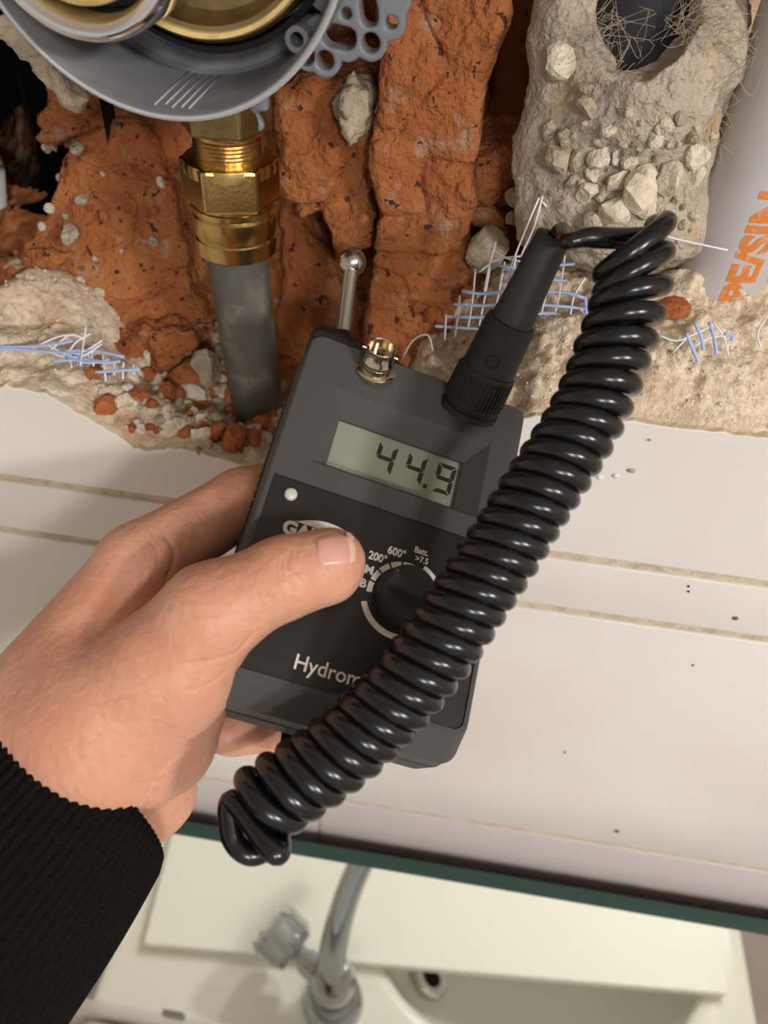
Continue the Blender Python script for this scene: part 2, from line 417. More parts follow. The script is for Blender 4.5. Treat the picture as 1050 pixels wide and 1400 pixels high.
# ---- chased-out masonry: rough surface over an oblique plane (ledge below, brick behind)
PH = math.radians(40)
UY, UZ, WY, WZ = math.sin(PH), math.cos(PH), math.cos(PH), -math.sin(PH)
def to_xuw(p): return p[0], p[1]*UY + (p[2]-1.85)*UZ, p[1]*WY + (p[2]-1.85)*WZ
CTRL = []   # (pixel x, pixel y, depth into the wall, brickness)
for (a, b) in edgeL[::2]: CTRL.append((np.array([a, .0025, b]), 0))
for (a, b) in edgeR[::2]: CTRL.append((np.array([a, .0025, b]), 0))
for px, py, y, k in ((-150,420,.03,0),(0,480,.014,0),(0,420,.035,.15),(0,375,.055,.6),(60,480,.022,0),(60,430,.04,.2),(100,520,.014,0),(130,490,.028,0),(150,550,.012,0),(180,480,.05,.2),(200,560,.016,0),(230,590,.010,0),
    (230,520,.045,.35),(230,450,.075,.5),(280,600,.012,.35),(280,540,.045,.5),(290,480,.07,.45),(330,610,.010,.45),(340,560,.045,.6),(345,510,.068,.4),(330,440,.085,.7),(390,600,.03,.6),(390,520,.065,.6),(400,470,.078,.8),(440,650,.02,.1),(460,560,.06,.2),(530,600,.035,.1),(600,640,.03,0),(540,480,.07,.9),
    (470,430,.088,1),(560,440,.07,.9),(600,480,.05,.2),(640,540,.032,0),(590,540,.05,0),(660,590,.02,0),(640,430,.058,.25),(690,470,.028,0),(700,540,.012,0),(740,540,.008,0),(640,370,.07,.7),(700,390,.055,.2),(760,400,.045,0),(690,320,.08,.8),(760,330,.07,.3),
    (760,470,.022,0),(830,450,.024,0),(830,520,.011,0),(900,420,.03,0),(900,500,.013,0),(940,390,.036,.1),(960,460,.022,.05),(1000,410,.036,.1),(1000,520,.012,.05),(1050,385,.045,.3),(1050,450,.026,.1),(1050,520,.014,.1),(1120,400,.045,.1),(1200,480,.03,0),(860,360,.06,.1),(920,350,.062,.1),(990,372,.058,.2),(1060,340,.075,.2),
    (20,150,.30,.5),(20,250,.28,.5),(-60,200,.30,.5),(-60,330,.12,.5),(10,320,.16,.6),(60,330,.09,1),(60,220,.13,1),(120,250,.10,1),(120,150,.12,1),(200,250,.11,1),(200,350,.10,1),(250,400,.095,1),(320,200,.11,1),(320,330,.105,1),(420,200,.10,1),(420,350,.10,1),(505,150,.13,.8),(505,300,.12,.8),
    (600,100,.10,1),(600,300,.09,1),(740,100,.12,1),(720,220,.11,1),(740,280,.095,.7),(820,200,.11,.4),(900,200,.11,.3),(1000,250,.11,.3),(1100,250,.11,.2),(900,50,.12,.3),(0,-20,.25,.5),(200,0,.13,1),(400,0,.12,1),(600,-50,.12,1),(800,-50,.14,.6),(1050,0,.13,.3),(-150,0,.28,.5),(1250,100,.12,.2),(1250,-100,.12,.2),(500,-150,.13,1),(0,-250,.2,1),(1000,-250,.13,.4)):
    CTRL.append((at_y(px, py, y), k))
for x in (-.3, -.2, -.1, 0, .1, .2, .3): CTRL.append((np.array([x, .12, 2.15]), 1)); CTRL.append((np.array([x, .13, 2.05]), 1))
CX3 = np.array([to_xuw(p) for p, k in CTRL]); CK = np.array([k for p, k in CTRL])
def field(x, u):
    sw = 0; sk = 0; ws = 0
    for (cx_, cu, cw), k in zip(CX3, CK):
        d2 = ((x - cx_)**2 + (u - cu)**2) / 1e-4 + .05
        w = d2 ** -2.0
        ws = ws + w; sw = sw + w * cw; sk = sk + w * k
    return sw / ws, sk / ws
def surf_y(px, py):
    """walk the camera ray to the masonry surface; returns world point"""
    ts = np.linspace(.15, .60, 451); P = CAM + np.outer(ts, ray(px, py))
    u = P[:, 1]*UY + (P[:, 2]-1.85)*UZ; w = P[:, 1]*WY + (P[:, 2]-1.85)*WZ
    return P[int(np.argmax(w > field(P[:, 0], u)[0]))]
hs = .0009
xs = np.arange(-.30, .32, hs * 1.2); us = np.arange(-.06, .31, hs)
XX, UU = np.meshgrid(xs, us, indexing='ij')
WW, KK = field(XX, UU)
Pb = np.stack([XX, UU*UY + WW*WY, 1.85 + UU*UZ + WW*WZ], -1)
n1 = fbm(Pb, 55, 4, 5); n2 = fbm(Pb, 260, 4, 9); n3 = fbm(Pb, 700, 2, 19)
front = np.clip((Pb[..., 1] - .003) / .012, .10, 1)
ridge = np.clip((Pb[..., 0] - .03) / .02, 0, 1) * np.sin(Pb[..., 2] * 700 + n1 * 2.2)
disp = front * (n1 * .0040 * (.6 + KK) + .0006 * ridge + np.abs(n2) * -.0030 * (1.2 - .5*KK)) + .0005 * n3 * np.clip(front, .3, 1)
WW2 = WW + disp
Pb = np.stack([XX, UU*UY + WW2*WY, 1.85 + UU*UZ + WW2*WZ], -1)
keep = ((Pb[..., 1] > .0005) | (Pb[..., 2] > 1.93)) & ~((XX < -.176 - .006*n1) & (Pb[..., 1] > .088) & (Pb[..., 2] > 1.862))
nx, nu = XX.shape
idn = np.arange(nx * nu).reshape(nx, nu)
fq = np.stack([idn[:-1, :-1], idn[1:, :-1], idn[1:, 1:], idn[:-1, 1:]], -1).reshape(-1, 4)
kq = keep[:-1, :-1] & keep[1:, :-1] & keep[1:, 1:] & keep[:-1, 1:]
fq = fq[kq.reshape(-1)]
used = np.unique(fq); rem = -np.ones(nx * nu, int); rem[used] = np.arange(len(used))
Vb = Pb.reshape(-1, 3)[used]; Fb = rem[fq]
m = bpy.data.materials.new('plaster_and_rubble'); m.use_nodes = True; nt = m.node_tree; N = nt.nodes; L = nt.links
b = N['Principled BSDF']; b.inputs['Roughness'].default_value = .95; b.inputs['Specular IOR Level'].default_value = .15
tc = N.new('ShaderNodeTexCoord')
def noise(sc, det, rough=.6):
    t = N.new('ShaderNodeTexNoise'); t.inputs['Scale'].default_value = sc; t.inputs['Detail'].default_value = det; t.inputs['Roughness'].default_value = rough; L.new(tc.outputs['Object'], t.inputs['Vector']); return t.outputs['Fac']
def rng_(src, lo, hi):
    r = N.new('ShaderNodeMapRange'); r.inputs[1].default_value = lo; r.inputs[2].default_value = hi; L.new(src, r.inputs[0]); return r.outputs[0]
def mixc(f, a, c):
    x = N.new('ShaderNodeMix'); x.data_type = 'RGBA'; L.new(f, x.inputs[0])
    for s, v in ((6, a), (7, c)):
        if isinstance(v, str): x.inputs[s].default_value = srgb(v)
        else: L.new(v, x.inputs[s])
    return x.outputs[2]
sand = mixc(rng_(noise(350, 3), .42, .66), '#f5e3c8', '#d9bf9c')
sand = mixc(rng_(noise(900, 2), .58, .70), sand, '#ece2d2')
sand = mixc(rng_(noise(30, 4), .48, .68), sand, '#d0a98a')
sand = mixc(rng_(noise(70, 5), .64, .72), sand, '#b09d86')
red = mixc(rng_(noise(60, 5), .42, .68), '#985a34', '#ae7446')
red = mixc(rng_(noise(160, 5), .56, .72), red, '#7c4a30')
red = mixc(rng_(noise(110, 6), .60, .70), red, '#b8a084')
at = N.new('ShaderNodeAttribute'); at.attribute_name = 'brickness'
ad = N.new('ShaderNodeMath'); ad.operation = 'MULTIPLY_ADD'; L.new(noise(90, 5), ad.inputs[0]); ad.inputs[1].default_value = 1.2; L.new(at.outputs['Fac'], ad.inputs[2])
L.new(mixc(rng_(ad.outputs[0], 1.02, 1.18), sand, red), b.inputs['Base Color'])
bp = N.new('ShaderNodeBump'); bp.inputs['Distance'].default_value = .0016; L.new(noise(620, 5, .65), bp.inputs['Height']); L.new(bp.outputs['Normal'], b.inputs['Normal'])
core = mesh_obj('wall_masonry', Vb, Fb, m); struct(core)
at_ = core.data.attributes.new('brickness', 'FLOAT', 'POINT'); at_.data.foreach_set('value', KK.reshape(-1)[used].astype(np.float32))

# added box in black, painting the unlit void behind the opening at the left
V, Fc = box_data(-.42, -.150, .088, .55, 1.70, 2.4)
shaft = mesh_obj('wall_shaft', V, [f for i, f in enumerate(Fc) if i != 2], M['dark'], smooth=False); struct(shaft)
# ---- bricks and broken brick faces standing in the opening
def brick(poly_px, y0, y1, tz=0., tx=0., amp=.0028, freq=45, seed=1, h=.0010, m='brick', rnd=.004, name='brick', parent=core, crack=0):
    poly = np.array([at_y(px, py, y0)[[0, 2]] for px, py in poly_px]); c = poly.mean(0)
    lo = poly.min(0) - .008; hi = poly.max(0) + .008
    def fn(P):
        d2 = sd_poly(P[..., [0, 2]], poly)
        yf = y0 + tz * (P[..., 2] - c[1]) + tx * (P[..., 0] - c[0])
        d = np.maximum(np.maximum(d2, yf - P[..., 1]), P[..., 1] - y1)
        dd = np.maximum(d2 + rnd, yf + rnd - P[..., 1])
        q = np.sqrt(np.maximum(d2 + rnd, 0)**2 + np.maximum(yf + rnd - P[..., 1], 0)**2) + np.minimum(dd, 0) - rnd
        d = np.maximum(q, P[..., 1] - y1)
        nz = fbm(P, freq, 4, seed); n2 = vnoise(P, freq * 3.3, seed + 40)
        d = d + amp * nz + amp * .5 * np.abs(n2) + .0005 * vnoise(P, 380, seed + 60)
        if crack:
            cr = np.abs(fbm(P * np.array([1, .3, 1.6]), 28, 2, seed + 70)); d = d + crack * np.clip(1 - cr / .10, 0, 1)
        return d
    ext = abs(tz) * (hi[1] - lo[1]) / 2 + abs(tx) * (hi[0] - lo[0]) / 2 + .01
    V, Fq = surf_nets(fn, (lo[0], y0 - ext, lo[1]), (hi[0], y1 + .002, hi[1]), h)
    return mesh_obj(name, V, Fq, M[m], parent)
brick([(62,222),(105,194),(150,192),(185,225),(215,275),(240,330),(262,390),(290,445),(250,470),(140,455),(70,440),(-5,385),(28,352),(45,318)], .070, .13, tz=.55, tx=.15, seed=1, amp=.0026, crack=.003)
brick([(60,100),(110,96),(150,120),(255,150),(258,215),(200,215),(150,190),(105,192),(66,215),(40,190)], .098, .15, seed=2, tz=.1, m='brick', crack=.003)
brick([(150,150),(262,160),(268,300),(300,440),(262,400),(235,320),(205,262),(168,205)], .093, .15, seed=3, m='brick', tz=.2, crack=.004)
brick([(372,135),(400,108),(470,105),(508,112),(512,250),(505,330),(470,345),(450,310),(440,285),(410,300),(385,270),(378,215)], .072, .14, tz=.2, seed=4, amp=.0034, freq=60, crack=.003)
brick([(372,260),(405,300),(420,340),(450,350),(470,400),(505,420),(508,470),(440,520),(385,510),(378,420)], .083, .14, tz=.35, seed=5, amp=.0036, freq=70)
brick([(455,130),(475,115),(500,125),(508,160),(495,190),(478,200),(462,170)], .066, .09, seed=6, amp=.0026, freq=120, m='lump', name='mortar_lump', h=.0009)
brick([(528,-420),(760,-420),(715,-140),(692,0),(668,120),(645,290),(640,400),(620,450),(560,490),(500,470),(508,300),(516,100)], .060, .15, tz=.12, tx=-.05, seed=7, amp=.0026, crack=.0022)
brick([(730,-420),(880,-420),(830,-140),(790,60),(765,190),(735,215),(660,215),(668,120)], .105, .17, seed=8, m='brick_deep', amp=.0018)
brick([(648,205),(690,196),(722,198),(742,255),(732,288),(690,292),(655,296),(640,250)], .072, .12, tz=-.25, tx=.3, seed=9, amp=.0022, freq=70, h=.001)
brick([(625,280),(660,290),(690,305),(695,322),(660,318),(632,305)], .066, .09, seed=10, amp=.0018, freq=90, h=.0009)
brick([(0,20),(40,60),(75,95),(105,140),(85,150),(50,110),(10,70),(-20,40)], .03, .055, seed=21, amp=.003, freq=110, h=.001, m='lump', name='mortar_lump')
brick([(10,395),(45,352),(70,370),(60,420),(120,470),(200,455),(270,470),(230,500),(140,480),(40,450)], .048, .08, tz=.5, seed=22, amp=.004, freq=100, h=.0012, m='brick')

# ================================================================== PLUMBING IN THE OPENING
# ---- round flush-mounted mixer box
BC = Vector((-.0835, 0, 1.988)); YD = Vector((0, 1, 0))
mb = empty('mixer_box', (BC.x, .05, BC.z)); tag(mb, 'round grey plastic flush mixer box above the brass fitting', 'mixer box')
def P_(o, parent):                 # parent while keeping world coordinates
    o.parent = parent; o.matrix_parent_inverse = Matrix.Translation(-parent.location); return o
r = .0473
P_(lathe('housing', [(.030, .056), (.0475, .054), (.0470, .02), (r, -.0065), (r - .0003, -.0080), (r - .0012, -.0082), (r - .0017, -.0068), (r - .0030, .0225), (r - .0040, .0240), (.0395, .0240), (.0385, .0222), (.0360, .0222), (.0355, .0270), (.010, .0270), (.0, .0270)], BC, YD, M['box_grey'], seg=128, ang=25), mb)
P_(lathe('rim', [(r + .0003, -.0070), (r + .0004, -.0082), (r - .0002, -.0086), (r - .0008, -.0082), (r - .0008, -.0070), (r + .0003, -.0070)], BC, YD, M['rim_grey'], seg=128, caps=False), mb)
for k, (px, dy) in enumerate(((-.0885, 0), (-.0862, .002), (-.0838, 0), (-.0815, .001), (-.0792, 0))):    # ribs on the floor of the bowl
    a = px - BC.x; z0 = BC.z - math.sqrt((r-.0018)**2 - a*a); z1 = BC.z - math.sqrt((r-.0030)**2 - a*a)
    P_(tube('rib', [(px, -.0055 + dy, z0 + .0002), (px + .0005, .021, z1 + .0002)], .00028, M['rim_grey'], seg=6), mb)
P_(lathe('gasket', [(.034, .0), (.0356, .001), (.0356, .026), (.034, .026), (.034, .0)], (-.0757, .004, 1.9893), YD, M['black_rubber'], seg=72, caps=False), mb)
bf = P_(lathe('brass_body', [(.0, .0045), (.0265, .0040), (.0285, .0010), (.0290, -.0015), (.0318, -.0022), (.0330, -.0005), (.0332, .02), (.01, .02)], (-.0757, .004, 1.9893), YD, M['brass_dull'], seg=72, ang=50), mb)
P_(lathe('brass_lip', [(.0300, .0), (.0303, -.0020), (.0314, -.0026), (.0320, -.0012), (.0320, .001), (.0300, .0)], (-.0757, .003, 1.9893), YD, M['brass_cream'], seg=72, caps=False), mb)
cc = Vector((-.096, 0, 1.984))
P_(lathe('chrome_sleeve', [(.0240, .026), (.0247, .02), (.0247, -.0175), (.0238, -.0205), (.0222, -.0212), (.0205, -.0200), (.0195, -.0170), (.0192, .005), (.015, .006)], cc, YD, M['chrome'], seg=96, ang=60), mb)
P_(lathe('seal', [(.0192, -.008), (.0175, -.0085), (.0172, .004), (.0192, .004), (.0192, -.008)], cc, YD, M['black_rubber'], seg=64, caps=False), mb)
P_(lathe('cartridge', [(.0, -.0202), (.0165, -.0200), (.0176, -.0192), (.0180, -.0170), (.0180, .004)], cc + Vector((-.0006, 0, .0006)), YD, M['brass_cream'], seg=64), mb)
sb = at_y(407, 53, .006)
P_(lathe('screw_boss', [(.0028, .018), (.0033, .0), (.0031, -.0010), (.0018, -.0010), (.0016, .008), (0, .008)], (sb[0], .006, sb[2]), YD, M['box_grey'], seg=32), mb)
# fixing lug with holes
yl = .014
def pz(px, py): return at_y(px, py, yl)[[0, 2]]
pxmm = .001 / 4.35
def lug_fn(P):
    q = P[..., [0, 2]]; d = np.full(P.shape[:-1], 1e3)
    for px, py, rr in ((447,78,19),(425,72,17),(509,55,19),(478,60,16),(535,28,18),(505,22,16),(540,-5,20),(470,15,22),(440,45,20),(500,-15,24),(520,-40,24),(450,-20,24)):
        d = np.minimum(d, np.linalg.norm(q - pz(px, py), axis=-1) - rr * pxmm)
    def cap(d, a, b_, rr):
        a = pz(*a); b_ = pz(*b_); e = b_ - a; t = np.clip(((q - a) @ e) / (e @ e), 0, 1)[..., None]
        return np.maximum(d, -(np.linalg.norm(q - a - e * t, axis=-1) - rr * pxmm))
    d = smin(d, d, .0001)
    for a, b_, rr in (((447,78),(448,78.5),10),((421,76),(425,72),8),((509,55),(509.5,55),10.5),((457,45),(476,49),12),((476,15),(476.5,15),6),((506,5),(508,20),10),((537,27),(537.5,27),7)):
        d = cap(d, a, b_, rr)
    return np.maximum(d, np.abs(P[..., 1] - yl) - .0035)
a = pz(400, 110); b_ = pz(575, -75)
V, Fq = surf_nets(lug_fn, (a[0], yl - .006, a[1]), (b_[0], yl + .006, b_[1]), .00055)
P_(mesh_obj('fixing_lug', smooth_mesh(V, Fq, 2), Fq, M['lug_grey']), mb)
pl = at_y(350, 150, -.004); 
o = brick([(338,150),(345,140),(365,132),(364,150),(352,158),(360,175),(352,182),(348,165)], .004, .008, seed=31, amp=.0008, freq=200, h=.0006, m='lug_grey', name='plaster_smear', rnd=.001, parent=None); P_(o, mb)

# ---- brass compression fitting on slate grey pipe
PX, PYY = -.0845, .040
wp = empty('water_pipe', (PX, PYY, 1.80)); tag(wp, 'slate grey water pipe with gold brass compression fitting, rising out of the rubble', 'pipe')
ZD = Vector((0, 0, 1))
def zpx(px, py): return at_y(px, py, PYY - .012)[2]
z_nut_top, z_nut_bot = zpx(305, 152), zpx(312, 187)
def hexprism(name, z0, z1, rad, m, rot=.2, bev=.0009):
    poly = [(PX + rad * math.cos(rot + k * math.pi / 3), PYY + rad * math.sin(rot + k * math.pi / 3)) for k in range(6)]
    o = prism(name, poly, lambda u, v, d: (u, v, d), z0, z1, m, None, bevel=bev); return P_(o, wp)
za = zpx(312, 192); zb = zpx(314, 232); zc = zpx(316, 250); zd = zpx(318, 292); ze = zpx(319, 335); zf = zpx(320, 362)
hexprism('top_nut', za, za + .012, .0155, M['brass_dull'], .05)
P_(lathe('threaded_neck', [(.0105, za + .001), (.0114, za - .0005), (.0108, za - .0015)] + [(.0114 if k % 2 else .0108, za - .002 - k * .0006) for k in range(10)] + [(.0106, zb - .003)], (PX, PYY, 0), ZD, M['copper'], seg=64), wp)
hexprism('union_nut', zd, zc + .004, .0168, M['brass'], .28, .0012)
P_(lathe('nut_shoulder', [(.0108, zc + .0045), (.0150, zc + .0038), (.0155, zc + .002), (.0155, zc)], (PX, PYY, 0), ZD, M['brass'], seg=64), wp)
P_(lathe('groove_ring', [(.0135, zd + .002), (.0135, zd - .0008), (.0142, zd - .0012), (.0142, zd - .0030), (.0136, zd - .0034)], (PX, PYY, 0), ZD, M['brass'], seg=64), wp)
P_(lathe('press_sleeve', [(.0136, zd - .0033), (.0143, zd - .0042), (.0143, ze + .001), (.0139, ze), (.0139, ze - .0006), (.0144, ze - .0012), (.0141, zf + .0006), (.0134, zf), (.0105, zf)], (PX, PYY, 0), ZD, M['brass'], seg=64), wp)
P_(tube('pipe', smooth_path([(PX, PYY, zf + .01), (PX, PYY, zf - .004), (PX + .0012, PYY, 1.846), (PX + .0022, PYY + .001, 1.825), (PX + .003, PYY + .003, 1.79)], 24), .0108, M['pipe_grey'], seg=40), wp)

# ---- dust-covered waste pipe
dp = empty('waste_pipe', (.062, .075, 1.84)); tag(dp, 'thick waste pipe caked in grey dust, felt and mortar lumps beside the pale grey pipe', 'pipe')
AX0 = at_y(862, 345, .068); AX1 = at_y(880, -120, .072); AX1 = AX0 + (AX1 - AX0) * 1.8
def cyl(P, a, b_, r0, r1):
    e = b_ - a; t = np.clip(((P - a) @ e) / (e @ e), -.05, 1.05); q = P - a - e * t[..., None]
    return np.linalg.norm(q, axis=-1) - (r0 + (r1 - r0) * t)
lump = [(at_y(px, py, y), rr) for px, py, y, rr in ((800,60,.062,.016),(780,190,.060,.017),(765,240,.056,.014),(830,290,.050,.017),(900,280,.052,.018),(918,200,.056,.016),(930,120,.060,.014),(940,60,.062,.015),(935,20,.062,.013),(800,20,.064,.014),(850,140,.052,.016),(900,110,.052,.020),(760,300,.054,.013),(930,300,.056,.012))]
def dust_fn(P):
    d = cyl(P, AX0, AX1, .020, .020)
    for c, rr in lump: d = smin(d, np.linalg.norm(P - c, axis=-1) - rr, .010)
    d = d + .0022 * fbm(P, 70, 4, 51) - .0012 * np.abs(vnoise(P, 420, 55))
    hole = np.linalg.norm((P - at_y(885, 12, .044)) * np.array([.85, .6, .72]), axis=-1) - .0128 - .002 * vnoise(P, 130, 8)
    return np.maximum(d, -hole - .0008 * vnoise(P, 300, 3))
V, Fq = surf_nets(dust_fn, (-.005, .028, 1.855), (.125, .10, 2.14), .0012)
P_(mesh_obj('dust_coat', V, Fq, M['dust']), dp)
P_(mesh_obj('bare_pipe', *tube_data([AX0 + (AX1 - AX0) * t for t in np.linspace(.02, 1.3, 20)], .0195, 40), M['black_pipe']), dp)
hp = []
for k in range(240):
    px, py = random.choice(((830, 60), (960, 40), (975, 100), (980, 60), (970, 130), (930, 160), (960, 180)))
    px += random.gauss(0, 18); py += random.gauss(0, 24); p = at_y(px, py, .036 + random.random() * .012)
    d = np.array([random.gauss(0, 1), random.gauss(0, .5), random.gauss(0, 1)]) * .004; e = np.array([random.gauss(0, 1), random.gauss(0, 1), random.gauss(0, 1)]) * .0035
    hp.append(smooth_path([p - d, p - .4*d + e, p + .3*d - e*.8, p + d], 12))
o = P_(tubes('fibre', hp, .00007, M['hair'], seg=3), dp); o['kind'] = 'stuff'

# ---- pale grey pipe with orange print
p0 = at_y(1001, 345, .066); 
pv = empty('drain_pipe', (.0850, .062, 1.87)); tag(pv, 'pale grey plastic pipe with worn orange lettering, beside the dusty pipe', 'pipe')
PVA = Vector((.0850, .050, 1.84)); PVB = Vector((.0850, .050, 2.12)); PR = .0155
P_(tube('pipe', [PVA + (PVB - PVA) * t for t in np.linspace(0, 1, 12)], PR, M['pvc'], seg=64), pv)
def text_mesh(body, size, bold=0.0, align='CENTER', shear=0., space=1.0):
    cu = bpy.data.curves.new('txt', 'FONT'); cu.body = body; cu.size = size; cu.align_x = align; cu.align_y = 'CENTER'; cu.offset = bold; cu.shear = shear; cu.space_character = space; cu.resolution_u = 3
    ob = bpy.data.objects.new('txt', cu); COL.objects.link(ob); dg = bpy.context.evaluated_depsgraph_get(); dg.update()
    me = bpy.data.meshes.new_from_object(ob.evaluated_get(dg)); bpy.data.objects.remove(ob); return me
def wrap_text(name, body, size, ang0, zc_, bold, m, parent, shear=0.):
    """text running up the pipe, wrapped on its surface"""
    me = text_mesh(body, size, bold, shear=shear); bm = bmesh.new(); bm.from_mesh(me)
    bmesh.ops.triangulate(bm, faces=bm.faces); bmesh.ops.subdivide_edges(bm, edges=[e for e in bm.edges if e.calc_length() > .002], cuts=2, use_grid_fill=True)
    for v in bm.verts:
        u, w = v.co.x, v.co.y; th = ang0 - w / PR
        v.co = Vector((PVA.x + (PR + .00012) * math.sin(th), PVA.y - (PR + .00012) * math.cos(th), zc_ + u))
    bm.to_mesh(me); bm.free()
    o = bpy.data.objects.new(name, me); COL.objects.link(o); me.materials.clear(); me.materials.append(m); return P_(o, parent)
wrap_text('lettering', 'PE/SIN', .0135, .25, 1.905, .0006, M['orange'], pv)
wrap_text('lettering', '8', .0085, .55, 1.9285, .0, M['orange'], pv)

# white conduit at the far left edge
o = tube('conduit', [at_y(-6, 420, .10), at_y(-8, 330, .10), at_y(-16, 230, .10)], .0065, M['pvc'], seg=32); tag(o, 'pale conduit end beside the black gap in the brickwork', 'conduit')

# white board corner behind the grey pipe at the right edge
o = prism('plaster_offcut', [tuple(at_y(px, py, .078)[[0, 2]]) for px, py in ((1012,352),(1052,268),(1120,250),(1130,372),(1060,372))], lambda u, v, d: (u, d, v), .076, .086, M['tile_low'], None, bevel=.0008); tag(o, 'white plasterboard offcut behind the lettered pipe', 'offcut')

# ================================================================== RUBBLE
def stone_mesh(seed, sub=2, flat=.8):
    bm = bmesh.new(); bmesh.ops.create_icosphere(bm, subdivisions=sub, radius=1); r_ = np.random.default_rng(seed)
    cuts = [(Vector(r_.normal(size=3)).normalized(), r_.uniform(.5, .85)) for _ in range(9)]; s = Vector((r_.uniform(.8, 1.15), r_.uniform(.7, 1.0), r_.uniform(.6, .9)))
    for v in bm.verts:
        for n, d in cuts:
            q = v.co.dot(n)
            if q > d: v.co -= n * (q - d)
        v.co = Vector((v.co.x * s.x, v.co.y * s.y, v.co.z * s.z)) * (1 + r_.normal(0, .025))
    me = bpy.data.meshes.new('stone'); bm.to_mesh(me); bm.free(); return me
STONES = {}
for key in ('w', 'g', 'b'):
    STONES[key] = []
    for s in range(7):
        me = stone_mesh(s * 3 + ord(key)); me.materials.append(M['stone_' + key]); STONES[key].append(me)
NAME2 = {'w': 'mortar_pebble', 'g': 'mortar_pebble'}
NAME = {'w': 'mortar_crumb', 'g': 'mortar_crumb', 'b': 'brick_chip'}
def stone(px, py, size, key, label, group, lift=.65, cat='rubble', pos=None, rot=None):
    p = surf_y(px, py) if pos is None else pos
    rr = .5 * size / F_PX * np.linalg.norm(p - CAM)
    p = p - ray(px, py) / np.linalg.norm(ray(px, py)) * rr * lift
    o = bpy.data.objects.new(NAME2[key] if 'pipe' in label and 'slate' not in label and key in NAME2 else NAME[key], random.choice(STONES[key])); COL.objects.link(o)
    o.location = p; o.scale = (rr * 1.25,) * 3; o.rotation_euler = rot or (random.uniform(0, 6.28), random.uniform(0, 6.28), random.uniform(0, 6.28))
    tag(o, label, cat, group); return o
LAB = {'w': ('cream mortar crumb in the rubble at the foot of the slate pipe', 'cream crumbs on the ledge by the slate pipe'),
       'g': ('grey-beige mortar crumb in the rubble at the foot of the slate pipe', 'grey-beige crumbs on the ledge by the slate pipe'),
       'b': ('orange brick chip in the rubble at the foot of the slate pipe', 'orange brick chips on the ledge by the slate pipe')}
def LABEL(key, size):
    l, g = LAB[key]
    if size >= 24: return 'large ' + l, 'large ' + g
    if size >= 14: return l, g
    return 'tiny ' + l, 'tiny ' + g
main = [(216,526,26,'w'),(238,520,20,'w'),(254,508,32,'b'),(230,540,28,'b'),(269,539,32,'w'),(283,512,44,'g'),(302,533,24,'w'),(315,541,26,'b'),(299,552,20,'g'),(272,556,30,'b'),(295,576,21,'g'),(276,598,31,'w'),(320,598,36,'b'),(296,592,26,'b'),(313,562,20,'b'),(331,572,28,'b'),(347,554,18,'b'),(333,556,15,'g'),(367,533,17,'w'),(358,580,30,'b'),
    (254,541,22,'w'),(200,466,44,'b'),(207,489,18,'w'),(240,484,16,'w'),(203,515,18,'b'),(219,510,18,'w'),(183,518,18,'w'),(198,566,14,'w'),(211,561,11,'w'),(192,586,14,'w'),(244,578,12,'w'),(279,482,16,'w'),(187,544,19,'b'),(147,557,26,'b'),(262,566,16,'g'),(311,580,16,'g'),(345,600,20,'b'),(371,560,20,'b'),(365,600,18,'g'),(380,545,18,'b'),(245,552,14,'g'),(286,556,12,'b'),(226,487,15,'b'),(256,488,16,'g'),(168,500,16,'g'),(174,532,14,'w'),(218,575,12,'g'),(303,610,12,'g'),(335,618,14,'w'),(322,555,14,'w'),(307,520,16,'b'),(266,520,14,'b'),(250,527,14,'w')]
for a in main: stone(a[0], a[1], a[2] * 1.22, a[3], *LABEL(a[3], a[2]))
for k in range(250):
    px = random.gauss(280, 66); py = 545 + (px - 285) * .10 + random.gauss(0, 34)
    if px < 120 or px > 400 or py > 618 or py < 470: continue
    key = random.choice('wwwbbgw'); stone(px, py, (s_ := random.uniform(8, 22)), key, *LABEL(key, s_))
LB2 = ('mortar pebble caught on the dust-covered waste pipe', 'mortar pebbles on the dusty pipe')
def dusthit(px, py):
    r_ = ray(px, py); ts = np.linspace(.12, .40, 500); P = CAM + np.outer(ts, r_); d = dust_fn(P)
    k = np.argmax(d < 0); return P[k] if d[k] < 0 else None
for px, py, s, key in ((868,268,56,'w'),(838,292,46,'w'),(820,214,28,'w'),(896,190,22,'w'),(915,245,42,'w'),(955,210,34,'w'),(766,84,40,'w'),(762,214,44,'g'),(800,262,30,'w'),(848,244,34,'w'),(808,240,24,'w'),(880,240,30,'w'),(790,220,26,'g'),(830,180,20,'w'),(930,160,20,'g'),(912,170,22,'w'),(884,285,28,'w'),(812,300,26,'w'),(905,290,22,'w'),(950,240,24,'w'),(946,185,18,'g'),(805,150,26,'g'),(800,120,18,'g'),(860,225,20,'w'),(842,215,18,'w'),(780,250,20,'g'),(825,265,20,'w'),(948,296,18,'w'),(750,180,22,'g'),(772,190,22,'g')):
    p = dusthit(px, py)
    if p is None: continue
    stone(px, py, s, key, *(LB2 if s < 30 else ('large angular cream mortar pebble stuck on the dust-covered waste pipe', 'large mortar pebbles on the dusty pipe')), pos=p, lift=.25)
for k in range(110):
    px = random.gauss(860, 55); py = random.gauss(240, 45); p = dusthit(px, py)
    if p is not None and py > 110: stone(px, py, random.uniform(6, 13), random.choice('wwg'), 'tiny mortar crumb caught on the dust-covered waste pipe', 'tiny crumbs on the dusty pipe', pos=p, lift=.3)
